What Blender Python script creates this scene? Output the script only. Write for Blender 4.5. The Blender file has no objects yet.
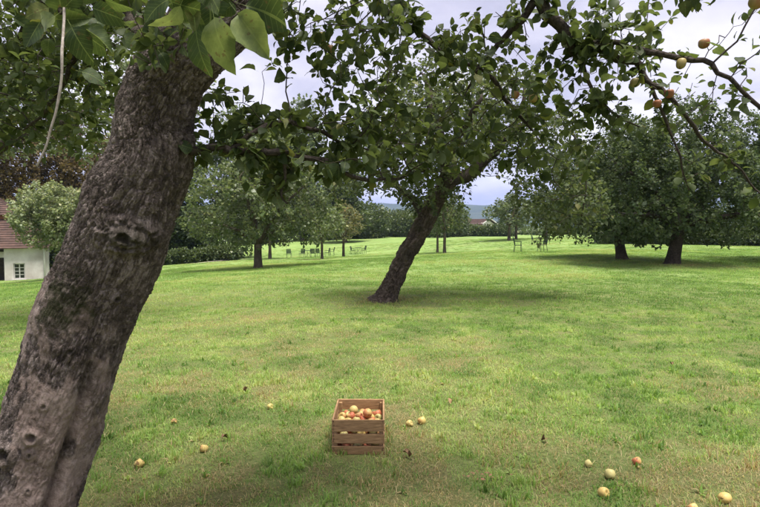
import bpy, math, random
import numpy as np
from mathutils import Matrix, Vector

SC = bpy.context.scene
COL = SC.collection
R = math.radians

# ------------------------------------------------------------------ camera, sky, sun, exposure
CAM_Z, FPX, HORIZON = 1.6, 549.0, 228.0
PITCH = math.atan((253.5 - HORIZON) / FPX)
cam = bpy.data.cameras.new('camera')
cam.sensor_width = 36.0
cam.lens = 36.0 * FPX / 760.0
cam.clip_start = 0.05
cam.clip_end = 20000.0
camo = bpy.data.objects.new('camera', cam)
COL.objects.link(camo)
camo.location = (0, 0, CAM_Z)
camo.rotation_euler = (R(90) - PITCH, 0, 0)
SC.camera = camo

SUN_FROM = Vector((0.20, -0.16, 0.96)).normalized()
SUN_EL = math.asin(SUN_FROM.z)
SUN_AZ = math.atan2(SUN_FROM.x, SUN_FROM.y)

world = bpy.data.worlds.new('World')
SC.world = world
world.use_nodes = True
wt = world.node_tree
wt.nodes.clear()


def N(tree, typ, **kw):
    n = tree.nodes.new(typ)
    for k, v in kw.items():
        setattr(n, k, v)
    return n


def L(tree, a, b):
    tree.links.new(a, b)


def ramp(tree, stops, interp='LINEAR'):
    n = tree.nodes.new('ShaderNodeValToRGB')
    cr = n.color_ramp
    cr.interpolation = interp
    while len(cr.elements) < len(stops):
        cr.elements.new(0.5)
    for e, (p, c) in zip(cr.elements, stops):
        e.position = p
        e.color = (c[0], c[1], c[2], 1.0)
    return n


def math_node(tree, op, a=None, b=None, clamp=False):
    n = tree.nodes.new('ShaderNodeMath')
    n.operation = op
    n.use_clamp = clamp
    for i, v in enumerate((a, b)):
        if v is None:
            continue
        if isinstance(v, (int, float)):
            n.inputs[i].default_value = v
        else:
            tree.links.new(v, n.inputs[i])
    return n.outputs[0]


def build_world():
    out = N(wt, 'ShaderNodeOutputWorld')
    sky = N(wt, 'ShaderNodeTexSky', sky_type='NISHITA', sun_disc=False)
    sky.sun_elevation = SUN_EL
    sky.sun_rotation = SUN_AZ
    bg_sky = N(wt, 'ShaderNodeBackground')
    bg_sky.inputs['Strength'].default_value = 0.055
    L(wt, sky.outputs[0], bg_sky.inputs['Color'])
    # cloud layer: direction projected on a flat ceiling so that the banks flatten towards the horizon
    tc = N(wt, 'ShaderNodeTexCoord')
    sep = N(wt, 'ShaderNodeSeparateXYZ')
    L(wt, tc.outputs['Generated'], sep.inputs[0])
    zc = math_node(wt, 'ADD', math_node(wt, 'MAXIMUM', sep.outputs['Z'], 0.0), 0.22)
    cx = math_node(wt, 'DIVIDE', sep.outputs['X'], zc)
    cy = math_node(wt, 'DIVIDE', sep.outputs['Y'], zc)
    comb = N(wt, 'ShaderNodeCombineXYZ')
    L(wt, cx, comb.inputs[0]); L(wt, cy, comb.inputs[1])
    n1 = N(wt, 'ShaderNodeTexNoise')
    n1.inputs['Scale'].default_value = 1.35
    n1.inputs['Detail'].default_value = 7.0
    n1.inputs['Roughness'].default_value = 0.52
    n1.inputs['Distortion'].default_value = 0.35
    L(wt, comb.outputs[0], n1.inputs['Vector'])
    cr = ramp(wt, [(0.36, (0.50, 0.49, 0.63)), (0.44, (0.66, 0.64, 0.79)), (0.52, (0.83, 0.80, 0.93)), (0.61, (1.02, 0.99, 1.06))])
    L(wt, n1.outputs['Fac'], cr.inputs[0])
    bg_c = N(wt, 'ShaderNodeBackground')
    bg_c.inputs['Strength'].default_value = 0.37
    L(wt, cr.outputs[0], bg_c.inputs['Color'])
    cover = ramp(wt, [(0.28, (0.86,) * 3), (0.5, (0.97,) * 3)])
    L(wt, n1.outputs['Fac'], cover.inputs[0])
    mix = N(wt, 'ShaderNodeMixShader')
    L(wt, cover.outputs[0], mix.inputs[0])
    L(wt, bg_sky.outputs[0], mix.inputs[1])
    L(wt, bg_c.outputs[0], mix.inputs[2])
    L(wt, mix.outputs[0], out.inputs[0])


build_world()

sun = bpy.data.lights.new('sun', 'SUN')
sun.energy = 3.3
sun.angle = R(24.0)
sun.color = (1.0, 0.95, 0.86)
suno = bpy.data.objects.new('sun', sun)
COL.objects.link(suno)
suno.location = SUN_FROM * 60
suno.rotation_euler = SUN_FROM.to_track_quat('Z', 'Y').to_euler()

vs = SC.view_settings
vs.view_transform = 'Standard'
vs.look = 'None'
vs.exposure = 1.62
vs.gamma = 1.0
vs.use_curve_mapping = False
SC.cycles.use_denoising = True
SC.cycles.max_bounces = 6
SC.cycles.diffuse_bounces = 2
SC.cycles.adaptive_threshold = 0.02
SC.cycles.glossy_bounces = 2
SC.cycles.transmission_bounces = 4
SC.cycles.transparent_max_bounces = 6
SC.cycles.sample_clamp_indirect = 4.0

# ------------------------------------------------------------------ helpers
CP, SP = math.cos(PITCH), math.sin(PITCH)


def P(px, py, d):
    """World point seen at photograph pixel (px, py) at d metres in front of the photographer."""
    u = (px - 380.0) / FPX
    v = -(py - 253.5) / FPX
    x, y, z = u, v * SP + CP, v * CP - SP
    k = d / y
    return np.array((x * k, d, CAM_Z + z * k))


def project(p):
    p = np.asarray(p, float)
    x, y, z = p[..., 0], p[..., 1], p[..., 2] - CAM_Z
    f = y * CP - z * SP
    v = y * SP + z * CP
    f = np.where(f > 0.05, f, 1e9)
    return 380 + FPX * x / f, 253.5 - FPX * v / f, f


def hash01(ix, iy, iz, seed=0):
    h = (ix.astype(np.int64) * 374761393 + iy.astype(np.int64) * 668265263 + iz.astype(np.int64) * 2147483647 + seed * 974634777) & 0xFFFFFFFF
    h = ((h ^ (h >> 13)) * 1274126177) & 0xFFFFFFFF
    h = ((h ^ (h >> 16)) * 2246822519) & 0xFFFFFFFF
    h = h ^ (h >> 15)
    return (h & 0xFFFFFF) / float(0xFFFFFF)


def vnoise(p, seed=0):
    p = np.asarray(p, float)
    i = np.floor(p).astype(np.int64)
    f = p - i
    f = f * f * f * (f * (f * 6 - 15) + 10)
    r = 0.0
    for dx in (0, 1):
        wx = f[:, 0] if dx else 1 - f[:, 0]
        for dy in (0, 1):
            wy = f[:, 1] if dy else 1 - f[:, 1]
            for dz in (0, 1):
                wz = f[:, 2] if dz else 1 - f[:, 2]
                r = r + wx * wy * wz * hash01(i[:, 0] + dx, i[:, 1] + dy, i[:, 2] + dz, seed)
    return r


def fbm(p, octaves=4, seed=0, gain=0.5):
    a, s, t = 1.0, 0.0, 0.0
    p = np.asarray(p, float)
    for o in range(octaves):
        s = s + a * vnoise(p, seed + o * 17)
        t += a
        p = p * 2.03 + 11.3
        a *= gain
    return s / t


def worley(p, seed=0):
    i = np.floor(p).astype(np.int64)
    f1 = np.full(len(p), 9.0)
    f2 = np.full(len(p), 9.0)
    ci = np.zeros(len(p))
    for dx in (-1, 0, 1):
        for dy in (-1, 0, 1):
            for dz in (-1, 0, 1):
                c = i + np.array((dx, dy, dz))
                q = np.stack([c[:, k] + 0.1 + 0.8 * hash01(c[:, 0], c[:, 1], c[:, 2], seed + 31 * k + 1) for k in range(3)], 1)
                d = np.sqrt(((p - q) ** 2).sum(1))
                m = d < f1
                f2 = np.where(m, f1, np.minimum(f2, d))
                f1 = np.where(m, d, f1)
                ci = np.where(m, hash01(c[:, 0], c[:, 1], c[:, 2], seed + 500), ci)
    return f1, f2, ci


def sstep(a, b, x):
    t = np.clip((x - a) / (b - a), 0, 1)
    return t * t * (3 - 2 * t)


def mesh_np(name, verts, faces, smooth=True, attrs=None):
    """faces: list of int arrays (M,k)."""
    me = bpy.data.meshes.new(name)
    verts = np.ascontiguousarray(verts, np.float32)
    me.vertices.add(len(verts))
    me.vertices.foreach_set('co', verts.ravel())
    faces = [np.asarray(f, np.int32) for f in faces if len(f)]
    loops = np.concatenate([f.ravel() for f in faces])
    tot = np.concatenate([np.full(len(f), f.shape[1], np.int32) for f in faces])
    start = np.concatenate([[0], np.cumsum(tot)[:-1]]).astype(np.int32)
    me.loops.add(len(loops))
    me.loops.foreach_set('vertex_index', loops)
    me.polygons.add(len(tot))
    me.polygons.foreach_set('loop_start', start)
    me.polygons.foreach_set('loop_total', tot)
    me.polygons.foreach_set('use_smooth', np.full(len(tot), smooth))
    for k, v in (attrs or {}).items():
        a = me.attributes.new(k, 'FLOAT', 'POINT')
        a.data.foreach_set('value', np.ascontiguousarray(v, np.float32))
    me.update(calc_edges=True)
    return me


class MB:
    """Collects boxes and tubes in one mesh."""
    def __init__(self):
        self.v, self.f, self.n = [], [], 0

    def add(self, v, f):
        self.v.append(np.asarray(v, float))
        self.f += [tuple(i + self.n for i in q) for q in f]
        self.n += len(v)

    def box(self, c, s, rz=0.0, taper=1.0):
        x, y, z = s[0] / 2, s[1] / 2, s[2] / 2
        v = np.array([(-x, -y, -z), (x, -y, -z), (x, y, -z), (-x, y, -z), (-x * taper, -y * taper, z), (x * taper, -y * taper, z), (x * taper, y * taper, z), (-x * taper, y * taper, z)])
        if rz:
            cs, sn = math.cos(rz), math.sin(rz)
            v = np.stack([v[:, 0] * cs - v[:, 1] * sn, v[:, 0] * sn + v[:, 1] * cs, v[:, 2]], 1)
        self.add(v + np.array(c), [(0, 3, 2, 1), (4, 5, 6, 7), (0, 1, 5, 4), (1, 2, 6, 5), (2, 3, 7, 6), (3, 0, 4, 7)])

    def tube(self, pts, rad, sides=6):
        v, f, _ = tube_arrays(np.asarray(pts, float), np.asarray(rad, float) if np.ndim(rad) else np.full(len(pts), rad), sides)
        q = [tuple(r) for a in f for r in a]
        self.add(v, q)

    def mesh(self, name, smooth=False):
        me = bpy.data.meshes.new(name)
        me.from_pydata(np.concatenate(self.v).tolist(), [], self.f)
        if smooth:
            me.polygons.foreach_set('use_smooth', np.full(len(me.polygons), True))
        me.update()
        return me


def frames(pts):
    t = np.gradient(pts, axis=0)
    t /= np.maximum(np.linalg.norm(t, axis=1, keepdims=True), 1e-9)
    ref = np.array((1.0, 0, 0)) if abs(t[0][0]) < 0.8 else np.array((0, 1.0, 0))
    u = ref - t[0] * ref.dot(t[0])
    u /= np.linalg.norm(u)
    U = [u]
    for k in range(1, len(pts)):
        u = U[-1] - t[k] * U[-1].dot(t[k])
        n = np.linalg.norm(u)
        u = u / n if n > 1e-6 else U[-1]
        U.append(u)
    U = np.array(U)
    return t, U, np.cross(t, U)


def tube_arrays(pts, rad, sides):
    t, U, V = frames(pts)
    a = np.arange(sides) / sides * 2 * math.pi
    ring = np.cos(a)[None, :, None] * U[:, None, :] + np.sin(a)[None, :, None] * V[:, None, :]
    v = pts[:, None, :] + ring * rad[:, None, None]
    n = len(pts)
    i = np.arange(n - 1)[:, None] * sides
    j = np.arange(sides)[None, :]
    jn = (j + 1) % sides
    q = np.stack([i + j, i + jn, i + sides + jn, i + sides + j], -1).reshape(-1, 4)
    v = v.reshape(-1, 3)
    tip = len(v)
    v = np.concatenate([v, pts[-1:] + t[-1:] * rad[-1]])
    last = (n - 1) * sides
    k = np.arange(sides)
    cap = np.stack([last + k, last + (k + 1) % sides, np.full(sides, tip)], 1)
    return v, [q, cap], ring


def spline(ctrl, n):
    """Catmull-Rom through rows of any width."""
    c = np.asarray(ctrl, float)
    c = np.concatenate([[2 * c[0] - c[1]], c, [2 * c[-1] - c[-2]]])
    m = len(c) - 3
    s = np.linspace(0, m - 1e-6, n)
    k = s.astype(int)
    t = (s - k)[:, None]
    p0, p1, p2, p3 = c[k], c[k + 1], c[k + 2], c[k + 3]
    return 0.5 * (2 * p1 + (p2 - p0) * t + (2 * p0 - 5 * p1 + 4 * p2 - p3) * t ** 2 + (3 * p1 - p0 - 3 * p2 + p3) * t ** 3)


def obj(name, me, mat=None, parent=None, loc=(0, 0, 0), rot=(0, 0, 0), kind=None):
    o = bpy.data.objects.new(name, me)
    COL.objects.link(o)
    if mat is not None and me is not None and len(me.materials) == 0:
        me.materials.append(mat)
    o.parent = parent
    o.location = tuple(loc)
    o.rotation_euler = rot
    if kind:
        o['kind'] = kind
    return o


def tag(o, label, cat, group=None):
    o['label'] = label
    o['category'] = cat
    if group:
        o['group'] = group
    return o


def thing(name, label, cat, loc=(0, 0, 0), rotz=0.0, group=None):
    o = obj(name, None, None, None, loc, (0, 0, rotz))
    return tag(o, label, cat, group)


def copy_tree(src, loc, rotz, scale=1.0, label=None, group=None, swap=None):
    c = src.copy()
    COL.objects.link(c)
    c.location = tuple(loc)
    c.rotation_euler = (0, 0, rotz)
    c.scale = (scale,) * 3 if np.ndim(scale) == 0 else tuple(scale)
    if label:
        c['label'] = label
    if group:
        c['group'] = group
    for ch in src.children:
        k = ch.copy()
        COL.objects.link(k)
        k.parent = c
        if swap and ch.name.split('.')[0] in swap:
            k.material_slots[0].link = 'OBJECT'
            k.material_slots[0].material = swap[ch.name.split('.')[0]]
        for g in ch.children:
            h = g.copy()
            COL.objects.link(h)
            h.parent = k
    return c


# ------------------------------------------------------------------ materials
def new_mat(name):
    m = bpy.data.materials.new(name)
    m.use_nodes = True
    t = m.node_tree
    t.nodes.clear()
    out = N(t, 'ShaderNodeOutputMaterial')
    return m, t, out


def principled(t, rough=0.7, spec=0.3):
    b = N(t, 'ShaderNodeBsdfPrincipled')
    b.inputs['Roughness'].default_value = rough
    b.inputs['Specular IOR Level'].default_value = spec
    return b


def noise(t, scale, detail=4.0, rough=0.55, vec=None, dist=0.0):
    n = N(t, 'ShaderNodeTexNoise')
    n.inputs['Scale'].default_value = scale
    n.inputs['Detail'].default_value = detail
    n.inputs['Roughness'].default_value = rough
    n.inputs['Distortion'].default_value = dist
    if vec is not None:
        L(t, vec, n.inputs['Vector'])
    return n.outputs['Fac']


def mixc(t, fac, a, b, mode='MIX'):
    n = N(t, 'ShaderNodeMix', data_type='RGBA', blend_type=mode)
    for s, v in ((0, fac), (6, a), (7, b)):
        if isinstance(v, (int, float)):
            n.inputs[s].default_value = v
        elif isinstance(v, tuple):
            n.inputs[s].default_value = (v[0], v[1], v[2], 1)
        else:
            L(t, v, n.inputs[s])
    return n.outputs[2]


def bump(t, h, strength, dist):
    b = N(t, 'ShaderNodeBump')
    b.inputs['Strength'].default_value = strength
    b.inputs['Distance'].default_value = dist
    L(t, h, b.inputs['Height'])
    return b.outputs[0]


LEAF_TONE = {'apple_leaf': .80, 'apple_leaf_near': .84, 'apple_leaf_mid': .80, 'apple_leaf_bright': .85, 'tall_tree_leaf': .72, 'wood_leaf': .80, 'apple_leaf_silvery': .90}


def leaf_mat(name, cols, under, trans, trans_amt=0.35, rough=0.45, per_object=False, veins=False, spec=0.35):
    """cols: 3 colours spread over the leaves at random; under: underside colour; trans: light let through."""
    k_ = LEAF_TONE.get(name, 1.0)
    cols = [tuple(v * k_ for v in c) for c in cols]
    under = tuple(v * k_ for v in under)
    trans = tuple(v * k_ for v in trans)
    m, t, out = new_mat(name)
    if per_object:
        rnd = N(t, 'ShaderNodeObjectInfo').outputs['Random']
    else:
        rnd = N(t, 'ShaderNodeNewGeometry').outputs['Random Per Island']
    cr = ramp(t, [(0.0, cols[0]), (0.5, cols[1]), (0.92, cols[2]), (1.0, cols[3] if len(cols) > 3 else cols[2])])
    L(t, rnd, cr.inputs[0])
    tc = N(t, 'ShaderNodeTexCoord')
    col = cr.outputs[0]
    nz = noise(t, 14.0 if not per_object else 40.0, 3.0, vec=tc.outputs['Object'])
    col = mixc(t, 0.55, col, mixc(t, nz, (0.45, 0.5, 0.45), (1.5, 1.45, 1.4)), 'MULTIPLY')
    geo = N(t, 'ShaderNodeNewGeometry')
    col = mixc(t, math_node(t, 'MULTIPLY', geo.outputs['Backfacing'], 0.6), col, under)
    b = principled(t, rough, spec)
    if veins:
        sep = N(t, 'ShaderNodeSeparateXYZ')
        L(t, tc.outputs['Object'], sep.inputs[0])
        ax = math_node(t, 'ABSOLUTE', sep.outputs['X'])
        rib = math_node(t, 'LESS_THAN', ax, 0.0011)
        # side veins leave the midrib at a slant
        sl = math_node(t, 'SUBTRACT', sep.outputs['Y'], math_node(t, 'MULTIPLY', ax, 0.8))
        w = math_node(t, 'SINE', math_node(t, 'MULTIPLY', sl, 620.0))
        vein = math_node(t, 'MULTIPLY', math_node(t, 'GREATER_THAN', w, 0.93), 0.45)
        v = math_node(t, 'MAXIMUM', rib, vein)
        col = mixc(t, math_node(t, 'MULTIPLY', v, 0.55), col, (0.22, 0.27, 0.10))
        L(t, bump(t, math_node(t, 'SUBTRACT', nz, v), 0.5, 0.001), b.inputs['Normal'])
        oi = N(t, 'ShaderNodeObjectInfo')
        sv = N(t, 'ShaderNodeVectorMath', operation='ADD')
        L(t, tc.outputs['Object'], sv.inputs[0])
        cx_ = N(t, 'ShaderNodeCombineXYZ')
        L(t, oi.outputs['Random'], cx_.inputs[0]); L(t, oi.outputs['Random'], cx_.inputs[2])
        L(t, cx_.outputs[0], sv.inputs[1])
        blot = noise(t, 22.0, 4.0, 0.6, sv.outputs[0])
        br = ramp(t, [(0.42, (0.62, 0.66, 0.55)), (0.6, (1.15, 1.1, 1.0))])
        L(t, blot, br.inputs[0])
        col = mixc(t, 1.0, col, br.outputs[0], 'MULTIPLY')
        spot = noise(t, 75.0, 3.0, 0.6, sv.outputs[0])
        sf = ramp(t, [(0.63, (0, 0, 0)), (0.68, (0.85,) * 3)])
        L(t, spot, sf.inputs[0])
        col = mixc(t, sf.outputs[0], col, (0.085, 0.05, 0.022))
    L(t, col, b.inputs['Base Color'])
    tr = N(t, 'ShaderNodeBsdfTranslucent')
    L(t, mixc(t, 0.55, mixc(t, 1.0, col, (2.6, 2.6, 1.6), 'MULTIPLY'), trans), tr.inputs['Color'])
    mx = N(t, 'ShaderNodeMixShader')
    mx.inputs[0].default_value = trans_amt
    L(t, b.outputs[0], mx.inputs[1])
    L(t, tr.outputs[0], mx.inputs[2])
    L(t, mx.outputs[0], out.inputs[0])
    return m


def plain_mat(name, a, b_, scale=8.0, rough=0.7, spec=0.3, bump_s=0.3, bump_d=0.004, detail=5.0, stretch=(1, 1, 1), metallic=0.0, island=0.0):
    m, t, out = new_mat(name)
    tc = N(t, 'ShaderNodeTexCoord')
    mp = N(t, 'ShaderNodeMapping')
    mp.inputs['Scale'].default_value = stretch
    L(t, tc.outputs['Object'], mp.inputs[0])
    n = noise(t, scale, detail, 0.6, mp.outputs[0])
    r = ramp(t, [(0.3, a), (0.7, b_)])
    L(t, n, r.inputs[0])
    col = r.outputs[0]
    if island:
        oi = N(t, 'ShaderNodeObjectInfo').outputs['Random']
        k = math_node(t, 'ADD', math_node(t, 'MULTIPLY', oi, island), 1 - island / 2)
        cc = N(t, 'ShaderNodeCombineXYZ')
        for q in range(3):
            L(t, k, cc.inputs[q])
        col = mixc(t, 1.0, col, cc.outputs[0], 'MULTIPLY')
    b = principled(t, rough, spec)
    b.inputs['Metallic'].default_value = metallic
    L(t, col, b.inputs['Base Color'])
    if bump_s:
        L(t, bump(t, n, bump_s, bump_d), b.inputs['Normal'])
    L(t, b.outputs[0], out.inputs[0])
    return m


def bark_mat(name, dark, mid, pale, scale=1.0):
    """Colours follow patches of lichen, smooth bark and moss; relief is in the mesh plus a fine bump."""
    m, t, out = new_mat(name)
    tc = N(t, 'ShaderNodeTexCoord')
    o = tc.outputs['Object']
    n1 = noise(t, 5.0 * scale, 6.0, 0.62, o, 0.4)
    n2 = noise(t, 34.0 * scale, 5.0, 0.65, o)
    n3 = noise(t, 130.0 * scale, 3.0, 0.6, o)
    r = ramp(t, [(0.36, dark), (0.5, mid), (0.62, pale)])
    fk = N(t, 'ShaderNodeAttribute', attribute_name='flake').outputs['Fac']
    f = math_node(t, 'ADD', math_node(t, 'MULTIPLY', n1, 0.38), math_node(t, 'ADD', math_node(t, 'MULTIPLY', n2, 0.47), math_node(t, 'MULTIPLY', fk, 0.15)))
    L(t, f, r.inputs[0])
    col = r.outputs[0]
    a = N(t, 'ShaderNodeAttribute', attribute_name='smooth_bark').outputs['Fac']
    sm = ramp(t, [(0.36, (0.07, 0.050, 0.042)), (0.45, (0.205, 0.152, 0.132)), (0.66, (0.38, 0.30, 0.27))])
    L(t, math_node(t, 'ADD', math_node(t, 'MULTIPLY', n1, 0.45), math_node(t, 'ADD', math_node(t, 'MULTIPLY', n2, 0.35), math_node(t, 'MULTIPLY', n3, 0.20))), sm.inputs[0])
    col = mixc(t, math_node(t, 'MULTIPLY', a, 0.85), col, sm.outputs[0])
    ms = N(t, 'ShaderNodeAttribute', attribute_name='moss_dark').outputs['Fac']  # mossy patches, plus the darker tint of burl and knot middles
    msf = math_node(t, 'MULTIPLY', ms, math_node(t, 'MULTIPLY', n2, 1.7), True)
    col = mixc(t, msf, col, (0.030, 0.032, 0.012))
    # pale lichen flecks
    fl = math_node(t, 'GREATER_THAN', n2, 0.66)
    col = mixc(t, math_node(t, 'MULTIPLY', fl, 0.35), col, (0.26, 0.25, 0.22))
    b = principled(t, 0.82, 0.22)
    L(t, col, b.inputs['Base Color'])
    vo = N(t, 'ShaderNodeTexVoronoi', feature='DISTANCE_TO_EDGE')
    vo.inputs['Scale'].default_value = 95.0 * scale
    L(t, o, vo.inputs['Vector'])
    scaly = math_node(t, 'MULTIPLY', math_node(t, 'MINIMUM', vo.outputs['Distance'], 0.12), math_node(t, 'SUBTRACT', 5.0, math_node(t, 'MULTIPLY', a, 4.4)))
    h = math_node(t, 'ADD', math_node(t, 'ADD', n2, scaly), math_node(t, 'MULTIPLY', n3, 0.6))
    L(t, bump(t, h, 0.85, 0.007 / scale), b.inputs['Normal'])
    L(t, b.outputs[0], out.inputs[0])
    return m


def apple_mat():
    m, t, out = new_mat('apple_skin')
    oi = N(t, 'ShaderNodeObjectInfo')
    tc = N(t, 'ShaderNodeTexCoord')
    base = ramp(t, [(0.0, (0.46, 0.38, 0.125)), (0.5, (0.50, 0.355, 0.12)), (1.0, (0.44, 0.40, 0.16))])
    tcm = N(t, 'ShaderNodeTexCoord')
    mot = noise(t, 26.0, 5.0, 0.6, tcm.outputs['Object'])
    L(t, oi.outputs['Random'], base.inputs[0])
    sep = N(t, 'ShaderNodeSeparateXYZ')
    L(t, tc.outputs['Object'], sep.inputs[0])
    # one cheek coloured by the sun of the whole summer, streaked from stalk to calyx
    mp = N(t, 'ShaderNodeMapping')
    mp.inputs['Scale'].default_value = (1, 1, 0.25)
    L(t, tc.outputs['Object'], mp.inputs[0])
    st = noise(t, 85.0, 4.0, 0.6, mp.outputs[0])
    cheek = math_node(t, 'ADD', math_node(t, 'MULTIPLY', sep.outputs['X'], 14.0), math_node(t, 'MULTIPLY', st, 1.2))
    red = N(t, 'ShaderNodeObjectInfo').outputs['Color']
    sc = N(t, 'ShaderNodeSeparateColor')
    L(t, red, sc.inputs[0])
    cheek = math_node(t, 'ADD', cheek, math_node(t, 'SUBTRACT', math_node(t, 'MULTIPLY', sc.outputs['Red'], 1.6), 1.35))
    fac = ramp(t, [(0.0, (0, 0, 0)), (0.75, (0.9,) * 3)])
    L(t, cheek, fac.inputs[0])
    col = mixc(t, fac.outputs[0], mixc(t, 0.5, base.outputs[0], mixc(t, mot, (0.5, 0.45, 0.35), (1.4, 1.4, 1.5)), 'MULTIPLY'), (0.42, 0.105, 0.06))
    # bruises on the fallen ones
    br = noise(t, 34.0, 3.0, 0.5, tc.outputs['Object'])
    bf = math_node(t, 'GREATER_THAN', math_node(t, 'ADD', br, math_node(t, 'MULTIPLY', sc.outputs['Green'], 0.30)), 0.74)
    col = mixc(t, math_node(t, 'MULTIPLY', bf, 0.85), col, (0.12, 0.055, 0.022))
    spk = noise(t, 320.0, 1.0, 0.5, tc.outputs['Object'])
    col = mixc(t, math_node(t, 'MULTIPLY', math_node(t, 'GREATER_THAN', spk, 0.70), 0.3), col, (0.62, 0.55, 0.35))
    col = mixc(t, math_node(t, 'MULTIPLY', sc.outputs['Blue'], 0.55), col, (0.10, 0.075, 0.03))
    b = principled(t, 0.48, 0.3)
    L(t, col, b.inputs['Base Color'])
    L(t, b.outputs[0], out.inputs[0])
    return m


def ground_mat():
    m, t, out = new_mat('lawn_soil_and_sward')
    tc = N(t, 'ShaderNodeTexCoord')
    o = tc.outputs['Object']
    g1 = noise(t, 0.35, 5.0, 0.6, o)
    g2 = noise(t, 3.2, 6.0, 0.65, o)
    g3 = noise(t, 45.0, 4.0, 0.7, o)
    gr = ramp(t, [(0.30, (0.100, 0.168, 0.044)), (0.46, (0.155, 0.236, 0.070)), (0.58, (0.205, 0.284, 0.094)), (0.70, (0.32, 0.335, 0.14))])
    f = math_node(t, 'ADD', math_node(t, 'MULTIPLY', g1, 0.5), math_node(t, 'MULTIPLY', g2, 0.5))
    L(t, f, gr.inputs[0])
    gcol = mixc(t, 0.7, gr.outputs[0], mixc(t, g3, (0.35, 0.4, 0.4), (1.55, 1.5, 1.4)), 'MULTIPLY')
    soil = ramp(t, [(0.3, (0.035, 0.028, 0.015)), (0.5, (0.090, 0.075, 0.034)), (0.7, (0.22, 0.18, 0.09))])
    L(t, math_node(t, 'ADD', math_node(t, 'MULTIPLY', g3, 0.6), math_node(t, 'MULTIPLY', g2, 0.4)), soil.inputs[0])
    bare = N(t, 'ShaderNodeAttribute', attribute_name='bare').outputs['Fac']
    bf = math_node(t, 'MULTIPLY', math_node(t, 'ADD', bare, math_node(t, 'MULTIPLY', math_node(t, 'SUBTRACT', g2, 0.5), 0.8)), 1.0, True)
    col = mixc(t, bf, gcol, soil.outputs[0])
    b = principled(t, 0.95, 0.1)
    L(t, col, b.inputs['Base Color'])
    L(t, bump(t, math_node(t, 'ADD', g3, g2), 0.8, 0.03), b.inputs['Normal'])
    L(t, b.outputs[0], out.inputs[0])
    return m


def grass_mat():
    m, t, out = new_mat('grass_blade')
    tint = N(t, 'ShaderNodeAttribute', attribute_name='tint', attribute_type='INSTANCER').outputs['Fac']
    dry = N(t, 'ShaderNodeAttribute', attribute_name='dry', attribute_type='INSTANCER').outputs['Fac']
    rnd = N(t, 'ShaderNodeNewGeometry').outputs['Random Per Island']
    k = math_node(t, 'ADD', math_node(t, 'MULTIPLY', tint, 0.65), math_node(t, 'MULTIPLY', rnd, 0.35))
    gr = ramp(t, [(0.12, (0.060, 0.122, 0.028)), (0.40, (0.150, 0.258, 0.058)), (0.66, (0.232, 0.352, 0.092)), (0.95, (0.41, 0.45, 0.18))])
    L(t, k, gr.inputs[0])
    straw = ramp(t, [(0.0, (0.20, 0.15, 0.07)), (0.5, (0.34, 0.27, 0.14)), (1.0, (0.46, 0.39, 0.22))])
    L(t, rnd, straw.inputs[0])
    d = math_node(t, 'LESS_THAN', math_node(t, 'FRACT', math_node(t, 'MULTIPLY', rnd, 7.31)), dry)
    col = mixc(t, d, gr.outputs[0], straw.outputs[0])
    b = principled(t, 0.6, 0.25)
    L(t, col, b.inputs['Base Color'])
    tr = N(t, 'ShaderNodeBsdfTranslucent')
    L(t, mixc(t, 1.0, col, (1.7, 1.6, 1.0), 'MULTIPLY'), tr.inputs['Color'])
    mx = N(t, 'ShaderNodeMixShader')
    mx.inputs[0].default_value = 0.42
    L(t, b.outputs[0], mx.inputs[1])
    L(t, tr.outputs[0], mx.inputs[2])
    L(t, mx.outputs[0], out.inputs[0])
    return m


M = {}
M['ground'] = ground_mat()
M['grass'] = grass_mat()
M['bark_near'] = bark_mat('old_apple_bark', (0.033, 0.025, 0.022), (0.110, 0.086, 0.077), (0.265, 0.218, 0.203))
M['bark_dark'] = bark_mat('dark_apple_bark', (0.034, 0.026, 0.019), (0.085, 0.064, 0.048), (0.165, 0.13, 0.105), 0.6)
M['bark_far'] = plain_mat('far_bark', (0.05, 0.04, 0.03), (0.12, 0.10, 0.075), 9.0, 0.9, 0.1, stretch=(1, 1, 0.4))
M['branch'] = plain_mat('branch_bark', (0.022, 0.017, 0.015), (0.085, 0.070, 0.060), 60.0, 0.9, 0.12, 1.0, 0.008)
M['dead_twig'] = plain_mat('dead_twig_bark', (0.17, 0.14, 0.12), (0.36, 0.32, 0.29), 90.0, 0.8, 0.2, 0.4, 0.001)
M['leaf_obj'] = leaf_mat('apple_leaf_near', [(0.030, 0.055, 0.019), (0.046, 0.078, 0.025), (0.078, 0.112, 0.038), (0.19, 0.18, 0.06)], (0.13, 0.16, 0.105), (0.16, 0.21, 0.045), 0.32, 0.58, True, True, 0.24)
M['leaf_yellow'] = leaf_mat('apple_leaf_yellowing', [(0.13, 0.175, 0.065), (0.17, 0.205, 0.08), (0.15, 0.19, 0.07)], (0.18, 0.205, 0.11), (0.22, 0.27, 0.08), 0.26, 0.45, True, True)
M['leaf_near'] = leaf_mat('apple_leaf', [(0.027, 0.046, 0.013), (0.045, 0.071, 0.018), (0.078, 0.108, 0.028), (0.17, 0.165, 0.04)], (0.10, 0.125, 0.066), (0.155, 0.205, 0.035), 0.33, 0.58, spec=0.22)
M['leaf_lean'] = leaf_mat('apple_leaf_mid', [(0.030, 0.050, 0.017), (0.050, 0.075, 0.025), (0.090, 0.118, 0.043), (0.19, 0.175, 0.06)], (0.14, 0.165, 0.095), (0.15, 0.195, 0.04), 0.28, 0.58, spec=0.22)
M['leaf_right'] = leaf_mat('apple_leaf_silvery', [(0.030, 0.052, 0.020), (0.050, 0.078, 0.028), (0.084, 0.115, 0.045), (0.15, 0.17, 0.08)], (0.145, 0.175, 0.11), (0.11, 0.155, 0.04), 0.24, 0.58, spec=0.22)
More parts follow.
